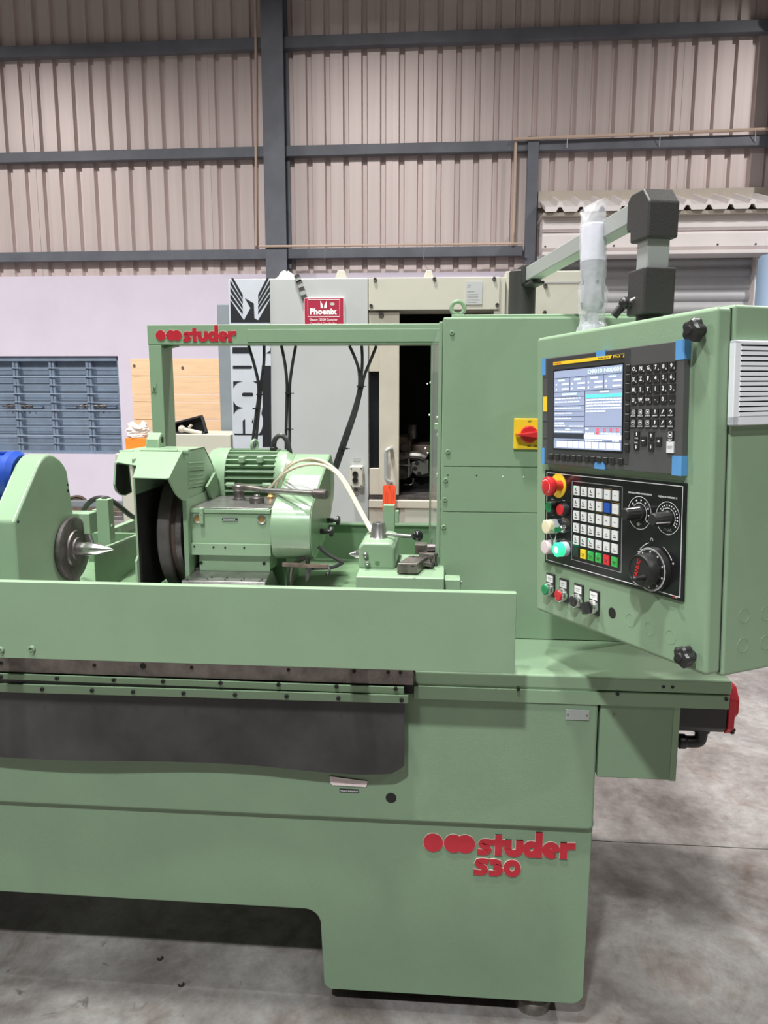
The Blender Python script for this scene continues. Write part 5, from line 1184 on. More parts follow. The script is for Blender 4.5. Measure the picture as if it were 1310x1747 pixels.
# yellow name strip
a, b = K(122, 186), K(122, 216); xs1_ = K(706, 130).x; zm_ = (K(122, 201).z+K(706, 124).z)/2
MB().box(a.x, xs1_, -.0018, -.0008, zm_-.0032, zm_+.0032).build('name_strip', 'yellow', du)
w_ = xs1_-a.x
MB().text('FANUC', (a.x+w_*.075, -.0021, zm_), (1, 0, 0), (0, 0, 1), .0036, w_*.105, bold=.02).build('strip_lettering', 'red_plastic', du)
MB().text('Series 0i-TF', (a.x+w_*.74, -.0021, zm_), (1, 0, 0), (0, 0, 1), .0030, w_*.145, bold=.02).build('strip_lettering', 'print_black', du)
MB().slab([(a.x+w_*p, -.0019, zm_+q) for p, q in ((.83, -.0028), (.985, -.0028), (.998, .0028), (.85, .0028))], (0, -.0003, 0)).build('strip_block', 'print_black', du)
MB().text('Plus', (a.x+w_*.915, -.0024, zm_), (1, 0, 0), (0, 0, 1), .0044, w_*.09, bold=.02).build('strip_lettering', 'yellow', du)
# left side slot with orange sticker
a, b = K(33, 470), K(72, 592); MB().box(a.x, K(72, 530).x, -.0006, 0, b.z, a.z).build('orange_sticker', 'yellow', du)
for y in (310, 675, 815): a = K(30, y); MB().box(a.x, K(90, y).x, -.0004, 0, a.z-.0004, a.z+.0004).build('slot_seam', 'black_gloss', du)
# soft keys
for x in (105, 155, 203, 243, 290, 337, 400, 449, 500, 554, 610, 678):
    q = K(x, 968+(x-105)*.055); MB().mat(0).box(q.x-.0065, q.x+.0065, -.0026, 0, -.0985, -.0885).mat(1).box(q.x-.0055, q.x+.0055, -.0028, -.0026, -.0885, -.0878).build('soft_key', ['black_plastic', 'print_grey'], du)
xk = K(735, 500).x
for y in (235, 313, 387, 465, 562, 640, 712, 787, 890):
    q = K(735, y); MB().mat(0).box(xk-.005, xk+.006, -.0026, 0, q.z-.0065, q.z+.0055).mat(1).box(xk-.0045, xk+.0055, -.0028, -.0026, q.z+.0055, q.z+.0062).build('soft_key', ['black_plastic', 'print_grey'], du)
# keypad
KT, KR, KB = K(797, 240), K(1104, 216), K(787, 497)
KB2 = K(1103, 492)
xg0, xg1 = (KT.x+KB.x)/2, (KR.x+KB2.x)/2; zg_1 = (KT.z+KR.z)/2; zg_0 = (KB.z+KB2.z)/2
rows = ['ONG789', 'XZF456', 'MST123', ('U', 'W', 'EOB', '-', '0', '.')]
subs = ['PQRABC', 'CYL[]P', 'IKJ,#=', ('H', 'V', 'E', '+', '*', '/')]
kw, kh = (xg1-xg0)/5*.40, (zg_1-zg_0)/3*.38
def key(x, z, big, small=None, mt='black_plastic', kw=kw, kh=kh, pr='print_white', bs=.40):
    m = MB().mat(0).box(x-kw, x+kw, -.0022, 0, z-kh, z+kh).mat(1)
    if big: m.text(big, (x-kw*.22, -.0024, z+kh*.12), (1, 0, 0), (0, 0, 1), kh*(1.0 if len(big) == 1 else .62), None if len(big) == 1 else kw*1.25, bold=.03)
    if small: m.text(small, (x+kw*.70, -.0024, z-kh*.55), (1, 0, 0), (0, 0, 1), kh*.42, bold=.02)
    return m.build('key', [mt, pr], du, bevel=0)
for r_ in range(4):
    for c__ in range(6): key(xg0+(xg1-xg0)*c__/5, zg_1+(zg_0-zg_1)*r_/3, rows[r_][c__], subs[r_][c__])
z5, z6 = (K(790, 605).z+K(1100, 600).z)/2, (K(788, 690).z+K(1098, 692).z)/2
names = [['POS', 'PROG', 'OFS', 'SHIFT', 'CAN', 'INPUT'], ['SYSTEM', 'MESSAGE', 'GRAPH', 'ALTER', 'INSERT', 'DELETE']]
for r_, z in enumerate((z5, z6)):
    for c__ in range(6):
        x = xg0-.001+(xg1-xg0)*c__/5; m = MB().mat(0).box(x-kw, x+kw, -.0022, 0, z-kh, z+kh).mat(1)
        m.text(names[r_][c__], (x, -.0024, z-kh*.72), (1, 0, 0), (0, 0, 1), kh*.32, kw*1.6, bold=.02)
        if c__ < 3:                                     # square frame symbol
            for bx in ((-.55, -.45, -.3, .8), (.45, .55, -.3, .8), (-.55, .55, .7, .8), (-.55, .55, -.3, -.2), (-.2, .2, .1, .45)): m.box(x+kw*bx[0], x+kw*bx[1], -.0024, -.0022, z+kh*bx[2], z+kh*bx[3])
        elif c__ == 3: m.slab([(x+kw*p, -.0024, z+kh*q) for p, q in ((-.3, .3), (0, .85), (.3, .3), (.1, .3), (.1, -.2), (-.1, -.2), (-.1, .3))], (0, .0002, 0))
        elif c__ == 4: m.slab([(x+kw*p, -.0024, z+kh*q) for p, q in ((-.4, -.2), (.2, .8), (.45, .65), (-.2, -.3))], (0, .0002, 0))
        else: m.slab([(x+kw*p, -.0024, z+kh*q) for p, q in ((-.5, .2), (0, .8), (.5, .2), (0, -.3), (-.1, -.15), (.25, .2), (0, .5), (-.25, .2))], (0, .0002, 0))
        m.build('key', ['black_plastic', 'print_white'], du)
def arrow(cx, cy, dx, dz, cap=None):
    q = K(cx, cy); s_ = kh*.62; m = MB().mat(0).box(q.x-kw*.9, q.x+kw*.9, -.0022, 0, q.z-kh*1.05, q.z+kh*1.05).mat(1)
    o_ = V((q.x, 0, q.z+(kh*.3*dz if cap else 0))); d_ = V((dx, 0, dz)); p_ = V((-dz, 0, dx))
    pts = [o_+d_*s_, o_+p_*s_*.5+d_*s_*.15, o_+p_*s_*.18+d_*s_*.15, o_+p_*s_*.18-d_*s_*.6, o_-p_*s_*.18-d_*s_*.6, o_-p_*s_*.18+d_*s_*.15, o_-p_*s_*.5+d_*s_*.15]
    m.slab([p+V((0, -.0024, 0)) for p in pts], (0, .0002, 0))
    if cap: m.text(cap, (q.x, -.0024, q.z-kh*.7*dz), (1, 0, 0), (0, 0, 1), kh*.4, kw*1.1, bold=.02)
    m.build('key', ['black_plastic', 'print_white'], du)
arrow(812, 790, 0, 1, 'PAGE'); arrow(808, 872, 0, -1, 'PAGE'); arrow(932, 793, 0, 1); arrow(930, 880, 0, -1); arrow(868, 834, -1, 0); arrow(992, 838, 1, 0)
q = K(1090, 797); m = MB().mat(0).box(q.x-kw, q.x+kw, -.0022, 0, q.z-kh*1.3, q.z+kh*1.3).mat(1)
for bx in ((-.6, -.5, -.3, 1.1), (.5, .6, -.3, 1.1), (-.6, .6, 1.0, 1.1), (-.6, .6, -.3, -.2), (-.3, .3, .1, .6)): m.box(q.x+kw*bx[0], q.x+kw*bx[1], -.0024, -.0022, q.z+kh*bx[2], q.z+kh*bx[3])
m.text('HELP', (q.x, -.0024, q.z-kh*.85), (1, 0, 0), (0, 0, 1), kh*.45, kw*1.3, bold=.02).build('key', ['black_plastic', 'print_white'], du)
q = K(1088, 887); MB().mat(0).box(q.x-kw*1.1, q.x+kw*1.1, -.0022, 0, q.z-kh*1.4, q.z+kh*1.4).mat(1).text('RESET', (q.x, -.0024, q.z), (1, 0, 0), (0, 0, 1), kh*.7, kw*1.7, bold=.02).build('key', ['white_key', 'print_grey'], du)
# blue masking tape
def tape(x0, y0, x1, y1, wrap=None):
    a, b = K(x0, y0), K(x1, y1); zc0, zc1 = b.z, a.z
    MB().box(a.x, b.x, -.0007, 0, zc0, zc1).build('masking_tape', 'tape_blue', du)
a = K(25, 165); MB().box(-.2012, -.187, -.0007, .006, .076, .1105).build('masking_tape', 'tape_blue', du)
MB().box(-.2012, -.190, -.0007, .006, -.1105, -.076).build('masking_tape', 'tape_blue', du)
x_0, x_1 = K(473, 100).x, K(550, 100).x; MB().box(x_0, x_1, -.0010, .010, .100, .1108).build('masking_tape', 'tape_blue', du)
x_0, x_1 = K(457, 1030).x, K(545, 1030).x; MB().box(x_0, x_1, -.0010, .010, -.1108, -.098).build('masking_tape', 'tape_blue', du)
MB().box(.181, .2008, -.0007, .012, .079, .1108).build('masking_tape', 'tape_blue', du)
MB().box(.179, .2008, -.0007, .012, -.1108, -.078).build('masking_tape', 'tape_blue', du)
# ---- operator panel
PF = .009
def Q(cx, cy, y=PF): return L(910+cx*.21374, 790+cy*.21374, y)
c4 = [Q(95, 52), Q(1217, 165), Q(1190, 1137), Q(88, 768)]
ox0, ox1 = (c4[0].x+c4[3].x)/2, (c4[1].x+c4[2].x)/2; oz1, oz0 = (c4[0].z+c4[1].z)/2, (c4[2].z+c4[3].z)/2
op = MB().box(ox0, ox1, PF, DF+.001, oz0, oz1).build('operator_panel', 'black_gloss', pen, bevel=.0006)
def frame(m, x0, x1, z0, z1, t, y=PF): 
    for bx in ((x0, x1, z1-t, z1), (x0, x1, z0, z0+t), (x0, x0+t, z0, z1), (x1-t, x1, z0, z1)): m.box(bx[0], bx[1], y-.0004, y, bx[2], bx[3])
m = MB(); frame(m, ox0+.006, ox1-.006, oz0+.006, oz1-.005, .0012); m.build('panel_outline', 'print_white', op)
k4 = [Q(312, 138), Q(715, 192), Q(697, 887), Q(300, 758)]
m = MB(); gx0_, gx1_ = (k4[0].x+k4[3].x)/2, (k4[1].x+k4[2].x)/2; gz1_, gz0_ = (k4[0].z+k4[1].z)/2, (k4[2].z+k4[3].z)/2
frame(m, gx0_, gx1_, gz0_, gz1_, .0010); m.build('keypad_outline', 'print_grey', op)
kk = [Q(350, 215), Q(660, 265), Q(650, 795), Q(342, 705)]
bx0_, bx1_ = (kk[0].x+kk[3].x)/2, (kk[1].x+kk[2].x)/2; bz1_, bz0_ = (kk[0].z+kk[1].z)/2, (kk[2].z+kk[3].z)/2
bw, bh = (bx1_-bx0_)/5*.355, (bz0_-bz1_)/5*-.365
last = ['black_plastic', 'yellow_key', 'green_key', 'green_key', 'red_key', 'green_key']
random.seed(21)
for r_ in range(6):
    for c__ in range(6):
        x, z = bx0_+(bx1_-bx0_)*c__/5, bz1_+(bz0_-bz1_)*r_/5
        mt = last[c__] if r_ == 5 else ('blue_key' if (r_, c__) == (1, 4) else 'white_key')
        m = MB().mat(0).box(x-bw, x+bw, PF-.0025, PF, z-bh, z+bh).mat(1); y_ = PF-.0027
        if mt in ('white_key',):
            if c__ < 3: 
                m.box(x-bw*.35, x-bw*.05, y_, PF-.0025, z, z+bh*.55).box(x-bw*.35, x+bw*.4, y_, PF-.0025, z-bh*.05, z+bh*.05).box(x-bw*.55, x+bw*.5, y_, PF-.0025, z-bh*.6, z-bh*.42)
            else: m.box(x-bw*.3, x+bw*.25, y_, PF-.0025, z-bh*.06, z+bh*.06)
            if r_ > 2 and c__ > 2: m.box(x-bw*.5, x+bw*.5, y_, PF-.0025, z-bh*.5, z-bh*.34)
        elif r_ == 5 and c__: m.box(x-bw*.5, x+bw*.5, y_, PF-.0025, z-bh*.1, z+bh*.08).box(x-bw*.35, x+bw*.45, y_, PF-.0025, z-bh*.45, z-bh*.3)
        else: m.box(x-bw*.3, x+bw*.3, y_, PF-.0025, z-bh*.3, z-bh*.2)
        m.build('panel_key', [mt, 'print_black'], op)
for r_, c__ in ((5, 2), (5, 3), (0, 0), (4, 2)):
    x, z = bx0_+(bx1_-bx0_)*c__/5-bw*.6, bz1_+(bz0_-bz1_)*r_/5+bh*.75; MB().box(x-.0012, x+.0012, PF-.003, PF-.002, z-.0012, z+.0012).build('key_light', 'green_glow', op)
m = MB()
def ring_(x0, x1, z0, z1): frame(m, x0, x1, z0, z1, .0007)
def cell(r_, c__): x, z = bx0_+(bx1_-bx0_)*c__/5, bz1_+(bz0_-bz1_)*r_/5; return x-bw*1.32, x+bw*1.32, z-bh*1.3, z+bh*1.3
for r_, c__ in ((0, 4), (1, 3), (1, 5), (2, 4)): ring_(*cell(r_, c__))
m.build('jog_outline', 'brass', op)
# turned controls: helper in local frame, axis towards the operator (-y)
def turn(x, z, prof, name, mt, parent=op, y=PF, n=32): return MB().lathe((x, y, z), (0, -1, 0), prof, n).build(name, mt, parent)
# emergency stop
q = Q(202, 180); turn(q.x, q.z, [(.0255, 0), (.0255, .002), (.0245, .0025)], 'stop_ring', 'yellow')
h = Q(112, 185, PF-.040); hx_, hz_ = (q.x+h.x)/2, (q.z+h.z)/2
es = turn(hx_, hz_, [(.011, 0), (.011, .014), (.012, .016), (.0195, .026), (.0205, .031), (.0195, .036), (.016, .0385), (.006, .0392)], 'stop_button', 'red_plastic')
m = MB(); n = 24; vs = []
for i in range(n+1):
    t = math.radians(-60+i*300/n)
    if i in (8, 9, 16, 17): pass
    for r_ in (.0135, .0160): vs.append((hx_+r_*math.cos(t), PF-.0390+(.0002 if r_ < .015 else .0008), hz_+r_*math.sin(t)))
m.add(vs, [(2*i, 2*i+1, 2*i+3, 2*i+2) for i in range(n) if i not in (8, 16)]).build('stop_print', 'print_white', es)
# small push buttons on the panel
def pbutton(cx, cy, r, hgt, mt, collar='steel', parent=op, y=PF):
    h = L(910+cx*.21374, 790+cy*.21374, y-hgt)
    b_ = MB().lathe((h.x, y, h.z), (0, -1, 0), [(r*1.12, 0), (r*1.12, hgt*.75), (r*1.05, hgt*.85), (r*.98, hgt*.85)], 28).build('button_collar', collar, parent)
    MB().lathe((h.x, y-hgt*.8, h.z), (0, -1, 0), [(r*.96, 0), (r*.96, hgt*.16), (r*.9, hgt*.2)], 28).build('button_cap', mt, parent)
    return h
pbutton(116, 352, .0112, .016, 'green_button', 'black_plastic'); pbutton(206, 374, .0118, .016, 'red_plastic', 'black_plastic')
def lens(cx, cy, r, hgt, mt, glow=None):
    h = L(910+cx*.21374, 790+cy*.21374, PF-hgt)
    MB().lathe((h.x, PF, h.z), (0, -1, 0), [(r*1.05, 0), (r*1.05, hgt*.45), (r, hgt*.46)], 28).build('lens_collar', 'lens_collar', op)
    MB().lathe((h.x, PF-hgt*.45, h.z), (0, -1, 0), [(r, 0), (r, hgt*.5), (r*.9, hgt*.55), (r*.5, hgt*.56)], 28).build('indicator_lens', mt, op)
    if glow: MB().lathe((h.x, PF-hgt*1.002, h.z), (0, -1, 0), [(r*.5, 0), (r*.4, .0012), (r*.2, .0016)], 20).build('lens_glow', glow, op)
lens(95, 510, .0148, .026, 'cream_lens'); lens(86, 672, .0145, .026, 'pink_lens'); lens(180, 693, .0148, .024, 'green_glow', 'white_glow')
q = Q(243, 525); turn(q.x, q.z, [(.0085, 0), (.0085, .006), (.006, .010), (.006, .008)], 'key_switch', 'steel_bright')
kz = L(910+200*.21374, 790+530*.21374, PF-.012); MB().box(kz.x-.0010, kz.x+.0010, PF-.022, PF-.006, kz.z-.005, kz.z+.005).build('switch_key', 'green_button', op, bevel=.0008)
c_ = L(910+155*.21374, 790+570*.21374, PF-.020); n = 28
MB().tube([(c_.x+.0105*math.cos(t), c_.y, c_.z+.0105*math.sin(t)) for t in [2*math.pi*i/n for i in range(n+1)]], .0008, 6, 0).build('key_ring', 'steel_bright', op)
MB().box(c_.x-.004, c_.x+.004, c_.y-.001, c_.y+.001, c_.z-.024, c_.z-.009).build('key_blade', 'steel_bright', op)
# override dials
def ringprint(x, z, r, t, a0, a1, name='dial_ring', mt='print_white', y=PF, n=48):
    vs = []; 
    for i in range(n+1):
        a = math.radians(a0+(a1-a0)*i/n)
        for rr in (r-t, r): vs.append((x+rr*math.cos(a), y-.0004, z+rr*math.sin(a)))
    return MB().add(vs, [(2*i, 2*i+1, 2*i+3, 2*i+2) for i in range(n)]).build(name, mt, op)
for (rx, ry, hx2, hy2, nm, ticks, cap_) in ((847, 398, 745, 402, 'SPINDLE SPEED OVERRIDE %', 7, (850, 243)), (1072, 440, 968, 446, 'FEEDRATE OVERRIDE %', 13, (1072, 273))):
    q = Q(rx, ry); R_ = abs(Q(rx, ry-133).z-q.z)
    ringprint(q.x, q.z, R_, .0009, 0, 360)
    ringprint(q.x, q.z, R_*.62, .0009, -35, 140)
    m = MB()
    for i in range(ticks):
        a = math.radians(140-175*i/(ticks-1)); p = V((q.x+R_*.78*math.cos(a), PF-.0002, q.z+R_*.78*math.sin(a))); s_ = .0011 if ticks > 8 else .0014; m.box(p.x-s_, p.x+s_, PF-.0004, PF, p.z-s_, p.z+s_)
        m.bar((q.x+R_*.60*math.cos(a), PF-.0003, q.z+R_*.60*math.sin(a)), (q.x+R_*.68*math.cos(a), PF-.0003, q.z+R_*.68*math.sin(a)), (.0003, 0, .0003), (0, .0002, 0))
    o = m.build('dial_ticks', 'print_white', op); o['kind'] = 'stuff'
    c2 = Q(*cap_); MB().text(nm, (c2.x, PF-.0004, c2.z), (1, 0, 0), (0, 0, 1), .0030, R_*2.0 if ticks < 8 else R_*1.55, bold=.02).build('dial_lettering', 'print_white', op)
    x_, z_ = q.x, q.z; zz_ = q.z-R_*.70
    if ticks < 8: MB().slab([(x_+p*R_, PF-.0004, zz_+w*R_) for p, w in ((-.22, .08), (-.08, .08), (-.08, .14), (.02, .14), (.02, .05), (.22, .05), (.02, .0), (.02, -.10), (-.08, -.10), (-.22, -.05))], (0, .0003, 0)).build('dial_symbol', 'print_grey', op)
    else: MB().tube([(x_+(-.32+.064*i)*R_, PF-.0003, zz_+(.08 if i % 2 else -.08)*R_) for i in range(11)], .0005, 5, 0).build('dial_symbol', 'print_grey', op)
    kb = MB(); n = 36; vs = []
    for s_, h_ in ((1.15, 0), (1.15, .004), (1.0, .005), (.92, .032), (.80, .0345), (.2, .0345)):
        for i in range(n): t = 2*math.pi*i/n; r_ = .0118*s_*(1+(.05*math.cos(12*t) if .9 < s_ < 1.1 else 0)); vs.append((q.x+r_*math.cos(t), PF-h_, q.z+r_*math.sin(t)))
    fs = [(j*n+i, (j+1)*n+i, (j+1)*n+(i+1) % n, j*n+(i+1) % n) for j in range(5) for i in range(n)]+[tuple(range(n)), tuple(5*n+i for i in range(n))[::-1]]
    ko = kb.add(vs, fs).build('override_knob', 'black_plastic', op)
    a = math.radians(62 if ticks < 8 else -28); d_ = V((math.cos(a), 0, math.sin(a))); p_ = V((-d_.z, 0, d_.x))
    MB().hexa([V((q.x, PF-.004, q.z))+d_*.0114-p_*.001, V((q.x, PF-.004, q.z))+d_*.0114+p_*.001, V((q.x, PF-.004, q.z))+d_*.0124+p_*.001, V((q.x, PF-.004, q.z))+d_*.0124-p_*.001],
              [V((q.x, PF-.033, q.z))+d_*.0102-p_*.001, V((q.x, PF-.033, q.z))+d_*.0102+p_*.001, V((q.x, PF-.033, q.z))+d_*.0114+p_*.001, V((q.x, PF-.033, q.z))+d_*.0114-p_*.001]).build('knob_pointer', 'print_white', op)
# hand wheel
q = Q(965, 845); 
turn(q.x, q.z, [(.040, 0), (.040, .003), (.0385, .010), (.0385, .0105)], 'wheel_bezel', 'black_plastic', n=56)
ringprint(q.x, q.z, .0386, .0008, 0, 360, 'wheel_ring', y=PF-.0105)
m = MB()
for i in range(100):
    a = 2*math.pi*i/100; c__, s_ = math.cos(a), math.sin(a); m.add([(q.x+r_*c__-k*s_*.0004, PF-.0108, q.z+r_*s_+k*c__*.0004) for r_, k in ((.0352, -1), (.0378, -1), (.0378, 1), (.0352, 1))], [(0, 1, 2, 3)])
o = m.build('wheel_ticks', 'print_white', op, flat=True); o['kind'] = 'stuff'
for i in range(10):
    a = 2*math.pi*i/10+.3; turn(q.x+.0318*math.cos(a), q.z+.0318*math.sin(a), [(.0017, .0104), (.0017, .0110)], 'wheel_number', 'print_white', n=10)
hw = turn(q.x, q.z, [(.0290, .0104), (.0300, .013), (.0295, .030), (.0275, .0345), (.0262, .0345), (.0255, .033)], 'hand_wheel', 'black_plastic', n=56)
MB().text('FANUC', (q.x-.006, PF-.0336, q.z+.003), (.28, 0, .96), (-.96, 0, .28), .0085, .036, bold=.03).build('wheel_lettering', 'red_plastic', op)
MB().lathe((q.x+.011, PF-.033, q.z-.010), (.1, -1, 0), [(.005, 0), (.0042, .004), (.0035, .016), (.0048, .022), (.003, .026)], 18).build('crank_handle', 'black_plastic', op)
# arrows and numbers around the wheel
for a0, a1 in ((65, 32), (108, 138)):
    o = ringprint(q.x, q.z, .0475, .0011, a0, a1, 'arrow_print', n=16); a = math.radians(a1); d_ = V((-math.sin(a), 0, math.cos(a)))*(1 if a1 > a0 else -1); p_ = V((math.cos(a), 0, math.sin(a))); b_ = V((q.x+.047*math.cos(a), PF-.0005, q.z+.047*math.sin(a)))
    MB().add([b_+d_*.004, b_+p_*.0018, b_-p_*.0018], [(0, 1, 2)]).build('arrow_print', 'print_white', op, flat=True)
    e_ = b_+d_*.009; MB().box(e_.x-.002, e_.x+.002, PF-.0005, PF, e_.z-.0006, e_.z+.0006).build('sign_print', 'print_white', op)
    if a1 < a0: MB().box(e_.x-.0006, e_.x+.0006, PF-.0005, PF, e_.z-.002, e_.z+.002).build('sign_print', 'print_white', op)
e_ = Q(945, 612); ringprint(e_.x, e_.z, .0036, .0012, -40, 220, 'wheel_symbol', n=20)
a = L(1150, 1018, PF); MB().box(a.x-.003, a.x+.001, PF-.0006, PF, a.z-.002, a.z+.002).build('maker_mark', 'red_plastic', op)
MB().box(a.x+.002, a.x+.007, PF-.0006, PF, a.z-.0018, a.z+.0012).build('maker_mark', 'print_grey', op)
# tiny captions over the buttons
for cx, cy, wd in ((152, 288, .008), (240, 298, .009), (155, 415, .007), (238, 440, .009), (245, 465, .012), (237, 612, .007)):
    c_ = Q(cx, cy); MB().box(c_.x-wd/2, c_.x+wd/2, PF-.0004, PF, c_.z-.0007, c_.z+.0007).build('caption_print', 'print_grey', op)
# ---- lower row of push buttons with legend plates
def stat(plx, ply, hdx, hdy, mt, kind):
    c_ = L(910+plx*.21374, 790+ply*.21374, DF-.002)
    pl2 = MB().box(c_.x-.015, c_.x+.015, DF-.0035, DF+.001, c_.z-.025, c_.z+.025).build('legend_plate', 'black_plastic', pen, bevel=.0015)
    MB().box(c_.x-.0118, c_.x+.0112, DF-.0040, DF-.0034, c_.z+.006, c_.z+.021).build('legend_card', 'print_white', pl2)
    m = MB(); m.box(c_.x-.008, c_.x+.007, DF-.0043, DF-.0039, c_.z+.0145, c_.z+.0158).box(c_.x-.006, c_.x+.005, DF-.0043, DF-.0039, c_.z+.0105, c_.z+.0115)
    m.build('legend_print', 'print_grey', pl2)
    h = L(910+hdx*.21374, 790+hdy*.21374, DF-.020); x_, z_ = c_.x, c_.z-.009
    MB().lathe((x_, DF-.003, z_), (0, -1, 0), [(.0142, 0), (.0142, .010), (.0132, .0125), (.0115, .0125), (.0112, .010)], 30).build('button_ring', 'steel_bright', pl2)
    if kind == 'push': MB().lathe((x_, DF-.012, z_), (0, -1, 0), [(.0112, 0), (.0112, .0055), (.010, .0065)], 28).build('button_cap', mt, pl2)
    else:
        MB().lathe((x_, DF-.012, z_), (0, -1, 0), [(.0112, 0), (.0112, .004)], 28).build('selector_base', mt, pl2)
        d_ = V((math.cos(math.radians(118)), 0, math.sin(math.radians(118)))); p_ = V((-d_.z, 0, d_.x)); o_ = V((x_, DF-.015, z_)); f_ = V((0, -.017, 0))
        MB().hexa([o_-d_*.012-p_*.0042, o_+d_*.012-p_*.0042, o_+d_*.012+p_*.0042, o_-d_*.012+p_*.0042], [o_+f_-d_*.011-p_*.003, o_+f_+d_*.011-p_*.003, o_+f_+d_*.011+p_*.003, o_+f_-d_*.011+p_*.003]).build('selector_lever', 'black_plastic', pl2, bevel=.0012)
stat(135, 972, 108, 1003, 'green_button', 'push'); stat(242, 1018, 205, 1050, 'red_plastic', 'push'); stat(360, 1062, 330, 1093, 'black_plastic', 'push'); stat(484, 1112, 420, 1150, 'black_plastic', 'turn')
c_ = L(910+628*.21374, 790+1197*.21374, DF); MB().lathe((c_.x, DF+.0001, c_.z), (0, -1, 0), [(.0108, -.002), (.0108, .0003), (.0001, .0003)], 28).build('blank_hole', 'black_paint', pen)
def plug(p, d_, r, parent=pen):                        # filled and overpainted hole: a faint raised ring
    MB().lathe(p, d_, [(r, -.001), (r, .0004), (r*.93, .0004), (r*.93, -.001)], 30).build('filled_hole', GP, parent)
for px, py in ((1075, 1058), (1108, 1072), (1144, 1087)): plug(L(px, py, DF), (0, -1, 0), .0125)
for px, py in ((1269, 1050), (1267, 1101), (1307, 1046), (1306, 1096)): plug(LS(px, py, u1+.001), (1, 0, 0), .0125)
# ---- white filter grille on the side
gy0 = (LS(1254, 580, u1+.012).y+LS(1248, 725, u1+.012).y)/2; gz1 = LS(1260, 581, u1+.006).z; gz0 = LS(1252, 726, u1+.006).z; gy1 = gy0+(gz1-gz0)*1.05
gl = Part('filter_grille', pen, 'white slatted air filter grille')
xg0_ = u1+.0012
MB().box(xg0_, xg0_+.012, gy0, gy0+.014, gz0, gz1).box(xg0_, xg0_+.012, gy1-.012, gy1, gz0, gz1).box(xg0_, xg0_+.012, gy0, gy1, gz1-.006, gz1).box(xg0_, xg0_+.012, gy0, gy1, gz0, gz0+.016).build('grille_frame', 'grille_white', gl, bevel=.002)
MB().box(xg0_, xg0_+.001, gy0+.014, gy1-.012, gz0+.012, gz1-.006).build('filter_mat', 'black_paint', gl)
ns_ = 14
for k in range(ns_):
    z = gz0+.016+(gz1-.006-gz0-.016)*(k+.5)/ns_; h = .0026
    MB().hexa([(xg0_+.002, gy0+.013, z-.001), (xg0_+.013, gy0+.013, z-.0052), (xg0_+.013, gy1-.011, z-.0052), (xg0_+.002, gy1-.011, z-.001)], [(xg0_+.002, gy0+.013, z+.0010), (xg0_+.013, gy0+.013, z+.0006), (xg0_+.013, gy1-.011, z+.0006), (xg0_+.002, gy1-.011, z+.0010)]).build('grille_slat', 'grille_white', gl)
# ================================================================= swivel arm
arm = thing('swivel_arm', 'grey square-tube swivel arm with black elbow carrying the pendant', 'arm', (.21, 2.2, bzt+.01))
pc = V((.203, 2.2, 0))
MB().lathe((pc.x, pc.y, bzt+.009), (0, 0, 1), [(.037, 0), (.037, PY(890, 462, 2.17).z-bzt-.009), (.034, PY(890, 460, 2.17).z-bzt-.009)], 36).build('column_tube', 'bracket_black', arm)
zbm = 1.862
far = V((.222, 2.165, PY(903, 469, 2.165).z)); near = PY(1113, 351, 1.49)
bd = (near-far).normalized(); bs = bd.cross(V((0, 0, 1))).normalized(); bu = bs.cross(bd).normalized()
MB().bar(far, near+bd*.02, bs*.0185, bu*.0185).build('square_tube', 'alu_grey', arm, bevel=.003)
m = MB().bar(far-bd*.045, far+bd*.014, bs*.026, bu*.0265); m.build('clamp_socket', 'bracket_black', arm, bevel=.006)
MB().bar(far-bd*.05-bu*.028, far+bd*.055-bu*.028, bs*.02, bu*.004).build('clamp_lip', 'bracket_black', arm, bevel=.002)
hb = V((bd.x, bd.y, 0)).normalized(); hsn = V((bs.x, bs.y, 0)).normalized()
ke = PY(1130, 370, 1.50)
kc_ = PY(1113, 366, 1.49); W2 = .029
def prof_bar(poly, c0, name, mt, w2, bev):              # poly: (along arm, height); extruded across
    pts = [c0+hb*p+V((0, 0, 1))*q-hsn*w2 for p, q in poly]; return MB().slab(pts, hsn*2*w2).build(name, mt, arm, bevel=bev, seg=3)
prof_bar([(-.045, -.022), (-.040, -.030), (-.028, -.030), (-.026, -.052), (.044, -.052), (.044, .010), (.018, .036), (-.030, .036), (-.045, .026)], V((kc_.x, kc_.y, kc_.z+.004)), 'elbow_housing', 'bracket_black', W2, .004)
vc = V((kc_.x, kc_.y, 0))+hb*.010
zA_, zB_ = kc_.z-.03, PY(1115, 457, vc.y-.02).z
MB().bar((vc.x, vc.y, zB_-.01), (vc.x, vc.y, zA_), hsn*.0215, hb*.0215).build('drop_tube', 'alu_grey', arm, bevel=.003)
MB().bar((vc.x, vc.y, zB_-.082), (vc.x, vc.y, zB_), hsn*.030, hb*.034).build('swivel_block', 'bracket_black', arm, bevel=.004, seg=3)
pb2 = PMI @ V((vc.x, vc.y, zB_-.082)); ptop = PM @ V((pb2.x, pb2.y, v1+.004))
MB().cyl(ptop+V((0, 0, .0)), V((vc.x, vc.y, zB_-.08)), .024, n=28).build('swivel_flange', 'black_plastic', arm)
h0 = V((vc.x, vc.y, zB_-.066))-hsn*.028
hl1 = PY(1066, 517, h0.y+.01); hl2 = PY(1047, 540, h0.y+.015)
MB().tube([h0, hl1], .010, 12, 0).sphere(hl1, .0115).tube([hl1, hl2], lambda t: .008-.001*t, 12, 0).build('clamp_lever', 'black_plastic', arm)
e_ = PY(1075, 513, h0.y-.01); MB().tube([e_, PY(1080, 509.5, h0.y-.012), PY(1086, 508, h0.y-.012)], .0018, 6).build('tie_end', 'string_white', arm)
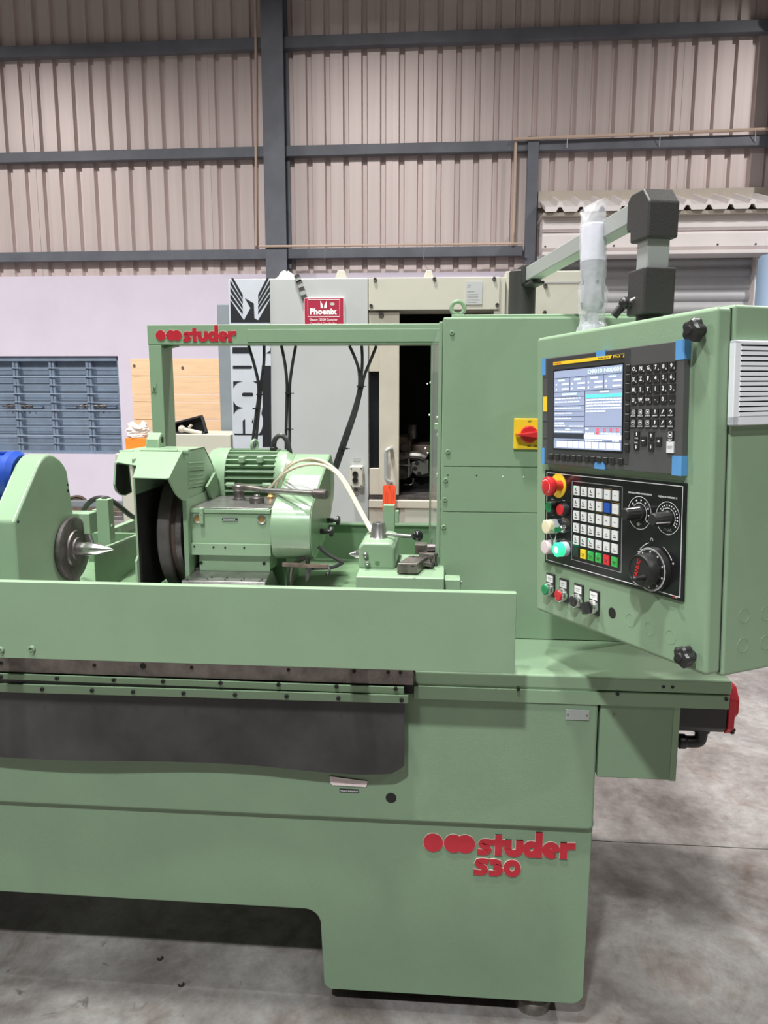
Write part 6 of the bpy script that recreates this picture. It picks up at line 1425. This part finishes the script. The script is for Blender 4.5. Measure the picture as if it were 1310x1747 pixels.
# ================================================================= wrapped signal lamp on the pendant
lx, ly = L(1010, 560, .10).x, .10
ltw = thing('signal_lamp', 'signal lamp wrapped in clear plastic film on top of the pendant', 'lamp', matrix=PM)
zb2 = v1+.0045
zt2_ = L(1012, 348, .10).z
Hh = zt2_-zb2; R0 = .0285
zmid = L(1012, 446, .10).z; ztopc = L(1012, 383, .10).z
MB().lathe((lx, ly, zb2), (0, 0, 1), [(.026, 0), (.026, .012), (.012, .016), (.012, .045), (.022, .050), (.024, .055), (.024, zmid-zb2)], 32).build('lamp_base', 'lamp_grey', ltw)
MB().lathe((lx, ly, zmid), (0, 0, 1), [(.0245, 0), (.0245, ztopc-zmid-.003), (.022, ztopc-zmid)], 32).build('lamp_tier', 'lamp_white', ltw)
random.seed(9)
prof = [(.034, 0), (.030, .012), (.025, .022), (.0265, .045), (.030, .060), (.0285, .085), (.0255, .10), (.0265, .115), (.0272, .16), (.027, .20), (.027, ztopc-zb2-.005), (.0268, ztopc-zb2+.006), (.027, Hh-.03), (.030, Hh-.014), (.034, Hh-.002)]
n = 40; vs = []
for j, (r_, h_) in enumerate(prof):
    top = h_ > ztopc-zb2+.003
    fl = max(0, (h_-(ztopc-zb2))/(Hh-(ztopc-zb2)))       # film flattens into a seam at the top
    for i in range(n):
        t = 2*math.pi*i/n; wob = (.0022 if h_ < .11 else .0008)*(math.sin(5*t+j*2.1)+.6*math.sin(9*t-j))+random.uniform(-.0006, .0006)
        rr = r_+wob; vs.append((lx+rr*math.cos(t)*(1+.35*fl), ly+rr*math.sin(t)*(1-.75*fl), zb2+h_+fl*.004*math.cos(t)))
fs = [(j*n+i, j*n+(i+1) % n, (j+1)*n+(i+1) % n, (j+1)*n+i) for j in range(len(prof)-1) for i in range(n)]
MB().add(vs, fs).build('plastic_wrap', 'wrap_film', ltw)
# two swarf chips on the floor in front of the base
for (px, py, lab) in ((272, 1636, 'small black metal chip on the floor, the one nearer the base'), (308, 1681, 'small dark bent metal chip on the floor, farther from the base')):
    q = PZ(px, py, .004); tag(MB().tube([q+V((-.006, .001, 0)), q+V((.001, -.001, -.001)), q+V((.005, .001, .001)), q+V((.006, .006, .002))], .0028, 8, 3).build('metal_chip', 'matt_black'), lab, 'chip', 'metal chips on the floor')
